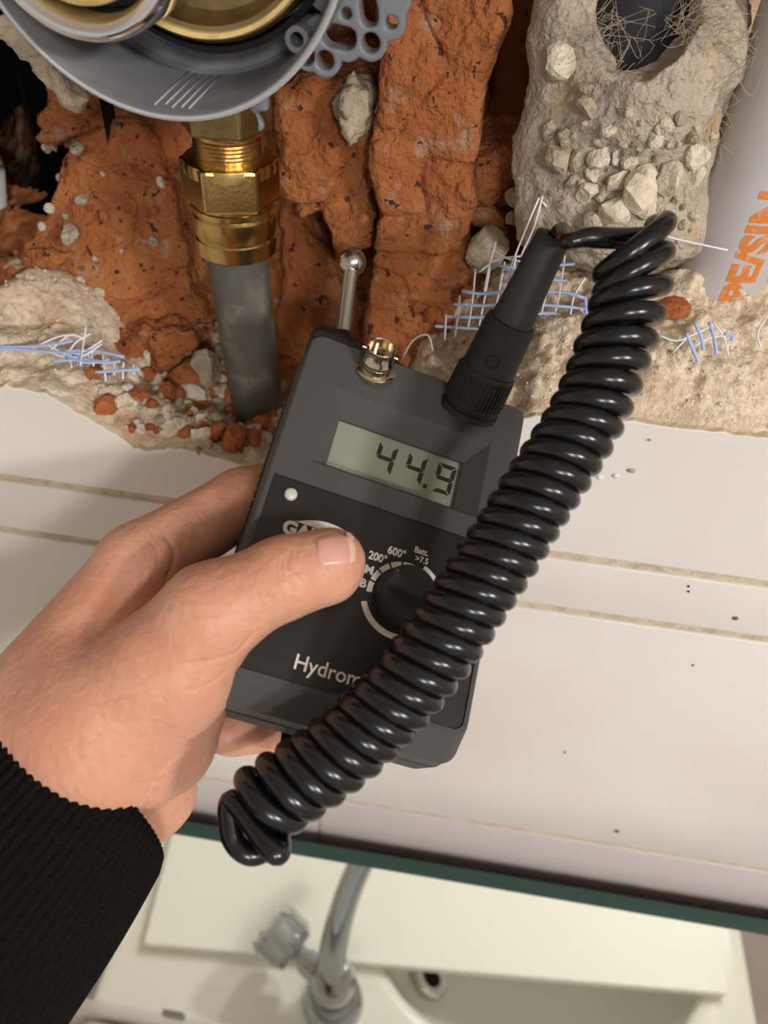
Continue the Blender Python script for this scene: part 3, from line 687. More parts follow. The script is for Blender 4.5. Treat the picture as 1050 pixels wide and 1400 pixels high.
# single, distinct pieces
stone(662, 340, 56, 'g', 'blocky grey mortar lump beside the blue glass-fibre mesh', None, pos=at_y(662, 342, .058), lift=.2)
stone(620, 374, 17, 'w', 'small white pebble below the blocky grey mortar lump', None)
stone(915, 420, 48, 'b', 'flat orange brick chip set in the sandy plaster behind the coiled cord', None, lift=.15)
stone(706, 275, 34, 'g', 'grey mortar lump beside the broken brick fragment', None, pos=at_y(712, 275, .066))
stone(1012, 384, 34, 'b', 'orange brick chip at the foot of the lettered pipe', None, lift=.4)
stone(985, 362, 30, 'w', 'cream mortar clod at the foot of the lettered pipe', None, lift=.4)
LB3 = ('mortar lump among the broken bricks beside the dusty pipe', 'mortar lumps beside the dusty pipe')
for px, py, s, key in ((735,275,22,'b'),(735,300,22,'g'),(700,300,18,'g'),(600,395,20,'b'),(640,400,18,'b'),(590,430,22,'b'),(612,350,18,'b'),(595,380,14,'b'),(570,420,18,'b'),(95,320,24,'g'),(85,370,18,'g'),(110,385,14,'w'),(60,375,16,'g'),(105,205,20,'g')):
    if key == 'g': stone(px, py, s, key, 'grey mortar lump lodged among the broken bricks', 'grey lumps among the bricks', pos=at_y(px, py, .066))
    else: stone(px, py, s, key, 'brick or mortar chip lodged in the broken brick face', 'chips in the brick face', pos=at_y(px, py, .062 if py < 400 else .056))
# crumbs clinging to the broken lower faces of the bricks beside the slate pipe
for bo in [c for c in core.children if c.name.startswith('brick')]:
    c0 = np.mean([v.co[:] for v in list(bo.data.vertices)[::50]], axis=0)
    if c0[0] > -.105: continue
    vs_ = [v for v in bo.data.vertices if v.normal[1] < -.25 and v.co[2] < 1.888 and v.co[2] > 1.84]
    for v in random.sample(vs_, min(26, len(vs_))):
        q = np.array(v.co[:]); key = random.choice('bwgbw'); o = bpy.data.objects.new(NAME[key], random.choice(STONES[key])); COL.objects.link(o)
        rr = random.uniform(.0012, .0032); o.location = q + np.array([0, -rr * .5, rr * .2]); o.scale = (rr,) * 3; o.rotation_euler = [random.uniform(0, 6.28) for _ in range(3)]
        tag(o, {'b': 'small orange crumb clinging to the sloping broken brick', 'w': 'small cream crumb clinging to the sloping broken brick', 'g': 'small grey crumb clinging to the sloping broken brick'}[key], 'rubble', {'b': 'orange', 'w': 'cream', 'g': 'grey'}[key] + ' crumbs on the sloping broken brick')
# fine grit nobody could count
V0 = []; F0 = []
gm = stone_mesh(99, 1); gv = np.array([v.co[:] for v in gm.vertices]); gf = [tuple(p.vertices) for p in gm.polygons]
cand = np.where((Vb[:, 1] > .004) & (Vb[:, 2] < 1.88) & (KK.reshape(-1)[used] < .45))[0]
for k in rng.choice(cand, 2600):
    rr = float(rng.uniform(.0003, .0010)); th = rng.uniform(0, 6.28); c_, s_ = math.cos(th), math.sin(th)
    q = gv * rr; q = np.stack([q[:, 0]*c_ - q[:, 1]*s_, q[:, 0]*s_ + q[:, 1]*c_, q[:, 2]], 1) + Vb[k]; o_ = len(V0)
    V0.extend(q); F0 += [tuple(i + o_ for i in f) for f in gf]
o = mesh_obj('grit', V0, F0, M['grit']); tag(o, 'fine cream grit strewn over the broken plaster ledge', 'grit', kind='stuff')

# ================================================================== GLASS-FIBRE MESH
def strand(pts, y_fn): return smooth_path([at_y(px, py, y_fn(px, py)) for px, py in pts], 10)
ym = lambda px, py: np.interp(py, [260, 340, 400, 470], [.042, .040, .030, .016]) + .004 * math.sin(px * .05)
gm_ = empty('plaster_mesh', at_y(690, 440, .03)); tag(gm_, 'torn blue and white glass-fibre mesh behind the black plug', 'mesh')
blue = [[(672,360),(705,367),(770,362),(785,361)],[(680,385),(730,382),(775,384)],[(632,398),(660,402),(700,398),(770,400),(800,408)],[(621,416),(660,418),(720,416),(780,420),(803,423)],[(610,433),(655,434),(720,430),(760,428)],[(595,446),(640,449),(690,452)],[(800,405),(803,440)],[(690,372),(720,372),(760,376)]]
white = [[(610,430),(608,465)],[(629,404),(626,430),(622,460)],[(650,368),(646,410),(640,447)],[(672,352),(664,400),(655,445)],[(678,330),(668,368),(662,400)],[(690,358),(680,410),(672,440)],[(705,350),(698,400),(690,440)],[(737,270),(720,310),(704,350),(696,372)],[(742,268),(730,310),(712,350)],[(756,358),(748,395),(740,430)],[(775,310),(772,350),(765,400),(758,430)],[(760,300),(752,335)],[(800,380),(785,405),(780,430)],[(742,276),(760,300),(772,318)],[(748,274),(768,300),(764,322)],[(672,340),(690,352),(714,358)],[(655,372),(680,355),(712,350)],[(790,420),(800,430),(805,445)],[(550,490),(565,465),(585,458),(592,480)]]
def P2(o, e): o.parent = e; o.matrix_parent_inverse = Matrix.Translation(-Vector(e.location)); return o
for i, s in enumerate(blue): P2(tube('blue_strand', strand(s, ym), .00055, M['mesh_blue'], seg=6), gm_)
for i, s in enumerate(white): P2(tube('white_strand', strand(s, ym), .00035, M['mesh_white'], seg=5), gm_)
gm2 = empty('plaster_mesh', at_y(130, 500, .02)); tag(gm2, 'crumpled tuft of glass-fibre mesh on the sandy ledge beside the brick rubble', 'mesh')
y2 = lambda px, py: np.interp(py, [440, 480, 510], [.024, .015, .005]) - .003
for s in [[(-20,474),(40,474),(80,470),(100,466)],[(-20,477),(30,478),(75,482),(110,484)],[(70,494),(110,492),(150,495)],[(85,480),(130,480),(170,488)],[(100,486),(140,496),(165,494)],[(130,509),(160,507),(192,505)],[(90,488),(120,496),(150,492)]]: P2(tube('blue_strand', strand(s, y2), .0006, M['mesh_blue'], seg=6), gm2)
for s in [[(45,476),(75,462),(95,458),(115,462)],[(60,478),(90,488),(120,478),(140,465)],[(62,470),(80,480),(95,488)],[(70,478),(95,458),(110,460)],[(94,482),(104,468),(124,456)],[(118,445),(114,470),(110,500)],[(125,480),(128,500)],[(140,482),(143,505),(145,522)],[(156,495),(156,512)],[(169,495),(168,518)],[(182,498),(183,512)],[(120,484),(128,498)],[(95,486),(98,502)],[(80,486),(110,488),(140,470)]]: P2(tube('white_strand', strand(s, y2), .0004, M['mesh_white'], seg=5), gm2)
gm3 = empty('plaster_mesh', at_y(970, 460, .012)); tag(gm3, 'small frayed patch of glass-fibre mesh in the plaster beside the coiled cord', 'mesh')
y3 = lambda px, py: np.interp(py, [430, 500], [.014, .006])
for s in [[(950,440),(958,460),(962,478)],[(970,440),(976,460),(980,485)],[(990,456),(1002,460),(1000,466)],[(938,455),(945,472),(955,495)]]: P2(tube('blue_strand', strand(s, y3), .0006, M['mesh_blue'], seg=6), gm3)
for s in [[(900,458),(925,466),(950,456),(975,445)],[(920,482),(940,462),(960,452)],[(948,474),(970,462),(1000,458)],[(975,440),(990,462),(996,486)],[(895,318),(930,328),(995,342)],[(1050,430),(1036,455),(1040,475)]]: P2(tube('white_strand', strand(s, y3) if s[0][1] > 400 else strand(s, lambda a, b_: .02), .0003, M['mesh_white'], seg=5), gm3)

# ================================================================== MOISTURE METER
MX = np.array([.933, .314, .173]); MX /= np.linalg.norm(MX)
MY = np.array([.246, -.883, .400]); MY -= MY.dot(MX) * MX; MY /= np.linalg.norm(MY)
MZ = np.cross(MX, MY)
MO = np.array([(281 - CX) / F_PX, (905 - CY) / F_PX, 1]) * 0.1965
UNIT = .000935                              # one meter-drawing unit in metres
MR = RW @ np.stack([MX, MY, MZ], 1); MOW = CAM + RW @ MO
meter = empty('moisture_meter'); tag(meter, 'dark grey handheld moisture meter with LCD reading and rotary knob, held in the hand', 'meter')
mm = Matrix.Identity(4)
for i in range(3):
    for j in range(3): mm[i][j] = MR[i, j] * UNIT
    mm[i][3] = MOW[i]
meter.matrix_world = mm
def C_(o): o.parent = meter; return o                      # built in meter millimetres
def rrect(x0, x1, y0, y1, r, n=6):
    out = []
    for cx_, cy_, a0 in ((x1 - r, y1 - r, 0), (x0 + r, y1 - r, 90), (x0 + r, y0 + r, 180), (x1 - r, y0 + r, 270)):
        for k in range(n + 1):
            t = math.radians(a0 + 90 * k / n); out.append((cx_ + r * math.cos(t), cy_ + r * math.sin(t)))
    return out
def loft(name, secs, m, cap0=False, cap1=True, parent=meter, ang=30):
    V = []; Fc = []; n = None
    for (x0, x1, y0, y1, r, z) in secs:
        q = rrect(x0, x1, y0, y1, r); n = len(q); V += [(a, b, z) for a, b in q]
    for i in range(len(secs) - 1):
        for k in range(n): Fc.append((i*n+k, (i+1)*n+k, (i+1)*n+(k+1) % n, i*n+(k+1) % n))
    if cap1: Fc.append(tuple(range((len(secs)-1)*n, len(secs)*n))[::-1])
    if cap0: Fc.append(tuple(range(n)))
    return V, Fc, n
secs = [(.6, 77.4, -.2, 112.6, 4.0, 0), (.1, 77.9, -.9, 113.2, 4.3, -.5), (-.3, 78.3, -7.0, 113.8, 5.0, -6.0), (-.6, 78.6, -8.2, 114.2, 5.2, -7.6), (-1.0, 79.0, -8.6, 114.4, 5.2, -16.5)]
V, Fc, n = loft('case', secs, None, cap1=False)
me = bpy.data.meshes.new('front_shell'); me.from_pydata(V, [], Fc); bm = bmesh.new(); bm.from_mesh(me); bm.verts.ensure_lookup_table()
outer = [bm.verts[i] for i in range(n)]
def loop_edges(vs): return [bm.edges.get((vs[i], vs[(i+1) % len(vs)])) or bm.edges.new((vs[i], vs[(i+1) % len(vs)])) for i in range(len(vs))]
LB = (1.9, 76.3, 1.2, 60.2)           # faceplate recess
BZ = (11.3, 67.8, 67.9, 95.9)         # display bezel
def LBP(i):                            # square top corners, rounded bottom ones
    q = rrect(LB[0]+i, LB[1]-i, LB[2]+i, LB[3]-i, 3.0); return [(LB[1]-i, LB[3]-i), (LB[0]+i, LB[3]-i)] + q[14:]
LI = (16.8, 60.9, 70.9, 88.2)         # display window
lab = [bm.verts.new((a, b, 0)) for a, b in LBP(0)]
bz = [bm.verts.new((a, b, 0)) for a, b in ((BZ[0], BZ[2]), (BZ[1], BZ[2]), (BZ[1], BZ[3]), (BZ[0], BZ[3]))]
ed = loop_edges(outer) + loop_edges(lab) + loop_edges(bz)
bmesh.ops.triangle_fill(bm, edges=ed, use_beauty=True)
for f in list(bm.faces):               # drop anything filled inside the two openings
    c = f.calc_center_median()
    if abs(c.z) < 1e-6 and ((LB[0] < c.x < LB[1] and LB[2] < c.y < LB[3] and all(v in lab for v in f.verts)) or all(v in bz for v in f.verts)): bm.faces.remove(f)
lab2 = [bm.verts.new((v.co.x, v.co.y, -.7)) for v in lab]
for k in range(len(lab)): bm.faces.new((lab[k], lab[(k+1) % len(lab)], lab2[(k+1) % len(lab)], lab2[k]))
li = [bm.verts.new((a, b, -5.0)) for a, b in ((LI[0], LI[2]), (LI[1], LI[2]), (LI[1], LI[3]), (LI[0], LI[3]))]
li2 = [bm.verts.new((v.co.x, v.co.y, -7.2)) for v in li]
for A, B in ((bz, li), (li, li2)):
    for k in range(4): bm.faces.new((A[k], A[(k+1) % 4], B[(k+1) % 4], B[k]))
bmesh.ops.recalc_face_normals(bm, faces=bm.faces)
bm.to_mesh(me); bm.free(); me.materials.append(M['case'])
o = bpy.data.objects.new('front_shell', me); COL.objects.link(o); C_(o); sharp(o, 20)
o.data.polygons.foreach_set('use_smooth', [True] * len(me.polygons)); sharp(o, 20)
secs = [(-.8, 78.8, -8.4, 114.2, 5.2, -17.0), (-1.2, 79.2, -8.9, 114.6, 5.2, -17.6), (-1.2, 79.2, -8.9, 114.6, 5.2, -33), (.5, 77.5, -7.5, 113, 5.0, -36)]
V, Fc, n = loft('rear_shell', secs, None, cap0=True)
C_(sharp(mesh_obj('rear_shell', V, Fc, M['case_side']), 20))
for k in range(22):                     # grip ribs on both flanks
    y = 16 + k * 3.9
    for x0, x1 in ((-1.7, -.9), (78.9, 79.7)):
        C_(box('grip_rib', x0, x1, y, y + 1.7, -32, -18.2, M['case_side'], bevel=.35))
# faceplate and print
V = [(a, b, -.55) for a, b in LBP(.15)]; n = len(V)
V += [(a, b, -.9) for a, b, c in V]
fp = C_(mesh_obj('faceplate', V, [tuple(range(n)), tuple(range(2*n-1, n-1, -1))] + [(k, n+k, n+(k+1) % n, (k+1) % n) for k in range(n)], M['label'], smooth=False))
ZP = -.50
def ptext(body, x, y, size, bold=.0, align='LEFT', rot=0., shear=0., space=1., m='print', z=ZP, sx=1.):
    me = text_mesh(body, size, bold, align, shear, space); me.materials.clear(); me.materials.append(M[m])
    me.transform(Matrix.Translation((x, y, z)) @ Matrix.Rotation(math.radians(rot), 4, 'Z') @ Matrix.Diagonal((sx, 1, 1, 1)))
    o = bpy.data.objects.new('print', me); COL.objects.link(o); o.parent = fp; return o
ptext('Hydromette UNI', 23.4, 7.0, 6.3, .06, sx=.96)
ptext('2', 66.3, 8.0, 6.3, .10)
ptext('B', 37.1, 35.2, 3.7, .13, 'CENTER'); ptext('M', 37.9, 39.8, 3.7, .15, 'CENTER')
ptext('200\u00b0', 39.6, 44.5, 3.7, .11, 'CENTER', sx=.86); ptext('600\u00b0', 45.0, 48.0, 3.7, .11, 'CENTER', sx=.86)
ptext('Batt.', 52.6, 50.9, 2.8, .09, 'CENTER', sx=.9); ptext('>7.5', 53.3, 48.2, 2.7, .08, 'CENTER', sx=.9)
KC = (50.0, 34.6)
def arc(r0, r1, a0, a1, n=12):
    V = []; 
    for k in range(n + 1):
        t = math.radians(a0 + (a1 - a0) * k / n)
        for r in (r0, r1): V.append((KC[0] + r*math.cos(t), KC[1] + r*math.sin(t), ZP))
    o = mesh_obj('print', V, [(2*k, 2*k+1, 2*k+3, 2*k+2) for k in range(n)], M['print'], None, smooth=False); o.parent = fp
for k in range(5): arc(9.7, 11.4, 178 - 21.4*k - 9, 178 - 21.4*k + 9)
arc(11.3, 13.1, 202, 277, 24); arc(11.3, 13.1, -6, 69, 24)
# lens-shaped emblem
def crescent(top):
    V = []; n = 20
    for k in range(n + 1):
        t = k / n; x = 9.0 + 27 * t; h_ = 5.6 * math.sin(math.pi * t) ** .8; l = 2.75
        V.append((x, 44.7 + (max(h_, l) if top else -max(h_, l)), ZP)); V.append((x, 44.7 + (l if top else -l), ZP))
    o = mesh_obj('print', V, [(2*k, 2*k+1, 2*k+3, 2*k+2) for k in range(n)], M['print'], None, smooth=False); o.parent = fp
crescent(True); crescent(False)
ptext('GANN', 9.2, 44.7, 5.9, .30, 'LEFT', space=1.02)
# display
C_(mesh_obj('display', [(LI[0]-.5, LI[2]-.5, -6.4), (LI[1]+.5, LI[2]-.5, -6.4), (LI[1]+.5, LI[3]+.5, -6.4), (LI[0]-.5, LI[3]+.5, -6.4), (LI[0]-.5, LI[2]-.5, -8), (LI[1]+.5, LI[2]-.5, -8), (LI[1]+.5, LI[3]+.5, -8), (LI[0]-.5, LI[3]+.5, -8)], [(0,1,2,3),(7,6,5,4),(0,4,5,1),(1,5,6,2),(2,6,7,3),(3,7,4,0)], M['lcd'], smooth=False))
disp_o = [c for c in meter.children if c.name.startswith('display')][0]
SEG = {'4': 'bcfg', '9': 'abcdfg'}
def digit(ch, x, y, w=6.6, h_=11.0, t=1.55):
    s = .06
    def poly(pts):
        V = [(x + a + s * (b - h_/2), y + b, -6.35) for a, b in pts]
        o = mesh_obj('segment', V, [tuple(range(len(V)))], M['lcd_seg'], None, smooth=False); o.parent = disp_o
    g = .28; m_ = h_ / 2; k = t
    S = {'a': [(g, h_), (w-g, h_), (w-g-k, h_-k), (g+k, h_-k)], 'd': [(g+k, k), (w-g-k, k), (w-g, 0), (g, 0)], 'g': [(g, m_), (g+k/2, m_+k/2), (w-g-k/2, m_+k/2), (w-g, m_), (w-g-k/2, m_-k/2), (g+k/2, m_-k/2)],
         'f': [(0, h_-g), (k, h_-k-g), (k, m_+k/2+g), (0, m_+g)], 'b': [(w, h_-g), (w, m_+g), (w-k, m_+k/2+g), (w-k, h_-k-g)], 'e': [(0, g), (0, m_-g), (k, m_-k/2-g), (k, k+g)], 'c': [(w, g), (w-k, k+g), (w-k, m_-k/2-g), (w, m_-g)]}
    for q in SEG[ch]: poly(S[q])
digit('4', 31.7, 75.1); digit('4', 42.3, 75.1); digit('9', 52.9, 75.1)
o = mesh_obj('segment', [(49.5, 75.0, -6.35), (50.9, 75.0, -6.35), (51.0, 76.5, -6.35), (49.6, 76.5, -6.35)], [(0,1,2,3)], M['lcd_seg'], None, smooth=False); o.parent = disp_o
# indicator lamp
C_(lathe('led', [(2.0, -.6), (2.0, .2), (1.85, .5), (1.3, .9), (.6, 1.05), (0, 1.08)], (8.6, 55.2, 0), (0, 0, 1), M['led'], seg=24))
# rotary knob
kn = C_(lathe('knob', [(8.9, -.5), (8.9, 1.2), (8.6, 6.5), (8.2, 7.3), (7.6, 7.6), (0, 7.6)], (KC[0], KC[1], 0), (0, 0, 1), M['knob'], seg=64))
ka = math.radians(165)
def kxy(u, v): return (KC[0] + u*math.cos(ka) - v*math.sin(ka), KC[1] + u*math.sin(ka) + v*math.cos(ka))
V = []
for z, hw, hl in ((7.4, 3.3, 8.3), (8.4, 3.0, 8.1), (10.8, 2.2, 7.7), (11.2, 1.8, 7.3)):
    for u, v in ((-hl, -hw), (hl, -hw), (hl, hw), (-hl, hw)): V.append((*kxy(u, v), z))
o = mesh_obj('grip_bar', V, [(4*i+k, 4*i+(k+1) % 4, 4*i+4+(k+1) % 4, 4*i+4+k) for i in range(3) for k in range(4)] + [(12,13,14,15)], M['knob'], None, smooth=False); o.parent = kn
V = [(KC[0] + r_*math.cos(math.radians(t)), KC[1] + r_*math.sin(math.radians(t)), 7.68) for r_, t in ((4.6, 133), (7.7, 135), (7.7, 144), (4.6, 148))]
o = mesh_obj('pointer_mark', V, [(0, 1, 2, 3)], M['print'], None, smooth=False); o.parent = kn
# measuring socket on the sloping top
NC = Vector((0, .56, .83)).normalized()
NB = Vector((-.12, .30, .945)).normalized()
C_(lathe('bayonet_socket', [(6.8, -1.5), (6.8, .3), (6.3, .8), (5.2, 1.0), (5.0, 2.6), (5.5, 3.2), (5.5, 4.6), (4.9, 5.4), (4.9, 9.3), (4.6, 9.6), (4.3, 9.3), (4.3, 5.5), (1.4, 5.5), (1.4, 8.0), (0, 8.2)], (23.2, 107.5, .3), NB, M['nickel'], seg=48, ang=40))
sk = [c for c in meter.children if c.name.startswith('bayonet_socket')][0]
for s in (-1, 1):
    o = lathe('bayonet_pin', [(.55, 0), (.55, 1.4), (.3, 1.7), (0, 1.75)], Vector((23.2, 107.5, .3)) + NB * 7.2 + Vector((s * 4.7, 0, 0)), (s, 0, 0), M['nickel'], seg=12); o.parent = sk
# electrode collar and ball probe at the top corner
V, Fc, n = loft('collar', [(.2, 17.6, 108, 115.5, 3.0, -1.2), (-.3, 18.2, 104, 120.5, 4.0, -5), (-.6, 18.6, 104, 122.8, 5.0, -10), (-.6, 18.6, 104, 123.0, 5.0, -24), (1, 17, 104, 122, 4.0, -27)], None, cap0=True)
C_(sharp(mesh_obj('electrode_collar', V, Fc, M['blackplastic']), 35))
C_(box('collar_slot', 11.3, 11.9, 112.5, 121.2, -6.6, -2.6, M['dark']))
bp_ = at_d(481, 358, 0.2604); bl = np.linalg.inv(MR) @ (bp_ - MOW) / UNIT
st = np.array([10.6, 120, -11.])
ax = Vector(bl - st); Ls = ax.length
pe = C_(lathe('ball_probe', [(2.6, -4), (2.6, Ls - 4.6)] + [(5.2 * math.sin(t), Ls - 5.2 * math.cos(t)) for t in np.linspace(.55, math.pi, 20)], st, ax, M['steel'], seg=40, ang=50))
C_(lathe('probe_bushing', [(4.6, -4), (4.6, 3.0), (4.2, 3.6), (2.6, 3.7)], st, ax, M['blackplastic'], seg=32))

# ================================================================== COILED CORD WITH PLUG
cord = empty('coiled_cable'); cord.matrix_world = mm
tag(cord, 'glossy black coiled cable with a knurled plug, lying across the meter', 'cable')
PB = Vector((57.6, 106.6, 0.2))
def K_(o): o.parent = cord; return o
pd = NC
def plug_part(name, prof, m, seg=64, ang=35): return K_(lathe(name, prof, PB, pd, m, seg=seg, ang=ang))
prof = [(10.2, -1.5), (10.2, .6), (9.2, .8), (9.2, 2.0)]
plug_part('collar_ring', prof, M['blackplastic'])
kr = plug_part('knurled_ring', [(9.2, 1.6), (9.8, 2.2), (9.9, 3.0), (9.5, 14.0), (9.2, 15.0), (8.6, 15.2)], M['blackplastic'])
# knurls: fine raised ridges round the ring
V = []; Fc = []
_a = Vector((1, 0, 0)); _b = pd.cross(_a)
for k in range(44):
    th = 2*math.pi*k/44
    for q, rad in ((3.4, 10.35), (13.6, 9.95)):
        for dt, dr in ((-.038, -.5), (-.022, 0), (.022, 0), (.038, -.5)):
            t = th + dt; V.append(PB + pd*q + (_a*math.cos(t) + _b*math.sin(t)) * (rad + dr))
    i = len(V) - 8; Fc += [(i, i+1, i+5, i+4), (i+1, i+2, i+6, i+5), (i+2, i+3, i+7, i+6), (i, i+3, i+2, i+1), (i+4, i+5, i+6, i+7)]
o = mesh_obj('knurling', V, Fc, M['blackplastic'], None, smooth=False); o.parent = kr
plug_part('plug_body', [(8.8, 14.5), (8.9, 16.0), (8.4, 30.0), (8.2, 31.8), (7.8, 32.4), (6.5, 32.6)], M['blackplastic'])
sv = (_a * math.cos(.9) + _b * math.sin(.9))
# set screw on the side that faces the camera
tocam = Vector(np.linalg.inv(MR) @ (CAM - MOW) / UNIT) - PB; tocam = (tocam - pd * tocam.dot(pd)).normalized()
side = pd.cross(tocam); sv = (tocam * math.cos(.02) + side * math.sin(.02)).normalized()
o = lathe('set_screw', [(2.3, -1.0), (2.3, .15), (1.9, .3), (1.7, -.9), (0, -.9)], PB + pd * 20.5 + sv * 8.6, sv, M['dark'], seg=24); o.parent = cord
K_(lathe('strain_relief', [(6.9, 31.5), (6.9, 34.0), (6.6, 36), (5.4, 58.0), (5.3, 60.6), (4.6, 61.0), (3.0, 60.8)], PB, pd, M['boot'], seg=48))
# cable centre line in meter millimetres
def Lc(px, py, d): return np.linalg.inv(MR) @ (at_d(px, py, d) - MOW) / UNIT
end = np.array(PB + pd * 60.0)
coil_pts = [Lc(*p) for p in ((866,330,0.2038),(866,356,0.2034),(864,395,0.2024),(852,440,0.2015),(838,480,0.2010),(822,525,0.2001),(797,578,0.1992),(765,630,0.1978),(727,688,0.1963),(690,748,0.1949),(652,805,0.1935),(616,860,0.1921),(577,912,0.1907),(534,962,0.1898),(486,1009,0.1889),(434,1050,0.1884),(385,1082,0.1879),(352,1106,0.1879))]
cl = np.array(smooth_path(coil_pts, 1600))
seg_l = np.r_[0, np.cumsum(np.linalg.norm(np.diff(cl, axis=0), axis=1))]
TOT = seg_l[-1]
pit = np.interp(seg_l / TOT, [0, .12, .30, .5, .8, 1], [7.3, 7.0, 5.8, 5.35, 5.35, 6.2])
trn = np.r_[0, np.cumsum(np.diff(seg_l) / (.5 * (pit[1:] + pit[:-1])))]; TURNS = trn[-1]
tq = np.linspace(0, TURNS, int(TURNS * 40)); sarr = np.interp(tq, trn, seg_l); ctr = np.stack([np.interp(sarr, seg_l, cl[:, k]) for k in range(3)], 1)
tan = np.gradient(ctr, axis=0); tan /= np.linalg.norm(tan, axis=1)[:, None]
ndir = np.array([0, 0, 1.0]); e1 = ndir - tan * (tan @ ndir)[:, None]; e1 /= np.linalg.norm(e1, axis=1)[:, None]; e2 = np.cross(tan, e1)
CR = np.interp(sarr, [0, TOT * .08, TOT * .9, TOT], [8.8, 8.0, 8.0, 8.4]); WIRE = 3.0
ph = 2 * math.pi * tq + math.radians(270)
SH = np.interp(sarr / TOT, [0, .05, .10, .25, .6, 1], [.75, .58, .30, .16, .18, .12])
hel = ctr + CR[:, None] * (np.cos(ph)[:, None] * e1 + np.sin(ph)[:, None] * e2) + (SH * CR * np.sin(ph))[:, None] * tan
lead = smooth_path([end, end + np.array(pd) * 3.0 + np.array([1.5, 0, 0]), Lc(775, 330, 0.2001), Lc(803, 325, 0.2001), Lc(850, 326, 0.2048), Lc(890, 322, 0.2094), hel[0] + (hel[0] - hel[3]), hel[0]], 60)
tail0 = hel[-1]; tdir = hel[-1] - hel[-4]
tail = smooth_path([hel[-1], hel[-1] + tdir * 2.0, Lc(318, 1095, 0.1879), Lc(318, 1145, 0.1870), Lc(345, 1168, 0.1870), Lc(376, 1148, 0.1925), Lc(374, 1112, 0.2040), Lc(372, 1085, 0.2130), Lc(380, 1058, 0.2190), Lc(390, 1030, 0.2244), Lc(395, 995, 0.2305), Lc(398, 970, 0.2330)], 120)[1:]
path = [tuple(p) for p in list(lead)[:-1]] + [tuple(p) for p in hel] + [tuple(p) for p in tail]
rad = [2.3] * (len(lead) - 1); rad = list(np.interp(np.arange(len(lead)-1), [0, 22, 27], [2.3, 2.4, WIRE])) + [WIRE] * len(hel) + list(np.interp(np.arange(len(tail)), [0, 60, 90], [WIRE, WIRE, 2.2]))
K_(tube('cord', path, rad, M['cord'], seg=16))

# ================================================================== THE HAND
def W_(px, py, d): return at_d(px, py, d)
# (start, end, radius start, radius end) in metres; joints placed in space from pixel + distance
def J(px, py, d): return W_(px, py, d)
wr = J(60, 1085, 0.2225)
BONES = [
    # forearm and wrist
    (J(-105, 1325, 0.2010), J(50, 1055, 0.2250), 0.0252, 0.0225, 0.0094), (J(-95, 1345, 0.2060), J(125, 1105, 0.2338), 0.0234, 0.0187, 0.0094),
    # thumb side of the back of the hand
    (J(45, 1010, 0.2207), J(192, 775, 0.2272), 0.0230, 0.0126, 0.0094), (J(70, 1030, 0.2244), J(185, 860, 0.2338), 0.0224, 0.0168, 0.0094),
    # metacarpals behind
    (J(80, 1060, 0.2384), J(200, 830, 0.2506), 0.0187, 0.0122, 0.0094), (J(110, 1080, 0.2450), J(215, 900, 0.2599), 0.0178, 0.0117, 0.0094), (J(150, 1090, 0.2450), J(240, 965, 0.2581), 0.0159, 0.0112, 0.0094),
    # thumb: metacarpal, proximal, distal
    (J(130, 1000, 0.2113), J(290, 838, 0.1996), 0.0196, 0.0124, 0.0075), (J(290, 838, 0.1996), J(390, 789, 0.1990), 0.0125, 0.0101, 0.0056), (J(390, 789, 0.1990), J(446, 774, 0.2036), 0.0105, 0.0099, 0.0037), (J(446, 774, 0.2036), J(455, 767, 0.2052), 0.0097, 0.0086, 0.0028),
    # thenar mass
    (J(155, 985, 0.2169), J(240, 946, 0.2160), 0.0243, 0.0152, 0.0112), (J(236, 926, 0.2035), J(256, 922, 0.2020), 0.0125, 0.0118, 0.0080), (J(195, 1000, 0.2197), J(226, 1016, 0.2216), 0.0206, 0.0146, 0.0094),
    # heel of the palm and wrist below the thumb
    (J(150, 1100, 0.2356), J(208, 1082, 0.2356), 0.0168, 0.0126, 0.0075), (J(205, 1085, 0.2356), J(120, 1150, 0.2272), 0.0115, 0.0120, 0.0075),
    # index finger
    (J(190, 772, 0.2272), J(330, 686, 0.2459), 0.0123, 0.0105, 0.0037), (J(330, 686, 0.2459), J(430, 650, 0.2665), 0.0103, 0.0090, 0.0037), (J(430, 650, 0.2665), J(500, 690, 0.2683), 0.0090, 0.0079, 0.0028),
    # middle finger
    (J(212, 850, 0.2487), J(335, 818, 0.2599), 0.0114, 0.0101, 0.0037), (J(335, 818, 0.2599), J(440, 800, 0.2674), 0.0099, 0.0089, 0.0037), (J(440, 800, 0.2674), J(520, 805, 0.2655), 0.0086, 0.0077, 0.0028),
    # ring finger
    (J(215, 900, 0.2581), J(330, 890, 0.2543), 0.0110, 0.0095, 0.0037), (J(330, 890, 0.2543), J(440, 885, 0.2543), 0.0094, 0.0084, 0.0037), (J(440, 885, 0.2543), J(510, 890, 0.2525), 0.0082, 0.0073, 0.0028),
    # little finger
    (J(238, 960, 0.2543), J(318, 993, 0.2450), 0.0105, 0.0088, 0.0037), (J(318, 993, 0.2450), J(405, 996, 0.2431), 0.0086, 0.0077, 0.0037), (J(405, 996, 0.2431), J(455, 984, 0.2431), 0.0075, 0.0065, 0.0028),
]
def hand_fn(P):
    d = None
    for a, b_, r0, r1, k in BONES:
        e = b_ - a; t = np.clip(((P - a) @ e) / (e @ e), 0, 1); q = P - a - t[..., None] * e
        x = np.linalg.norm(q, axis=-1) - (r0 + (r1 - r0) * t)
        d = x if d is None else smin(d, x, k)
    return d
pts = np.array([p for b_ in BONES for p in b_[:2]]); lo = pts.min(0) - .035; hi = pts.max(0) + .035
V, Fq = surf_nets(hand_fn, lo, hi, .0016)
V = smooth_mesh(V, Fq, 3, .5)
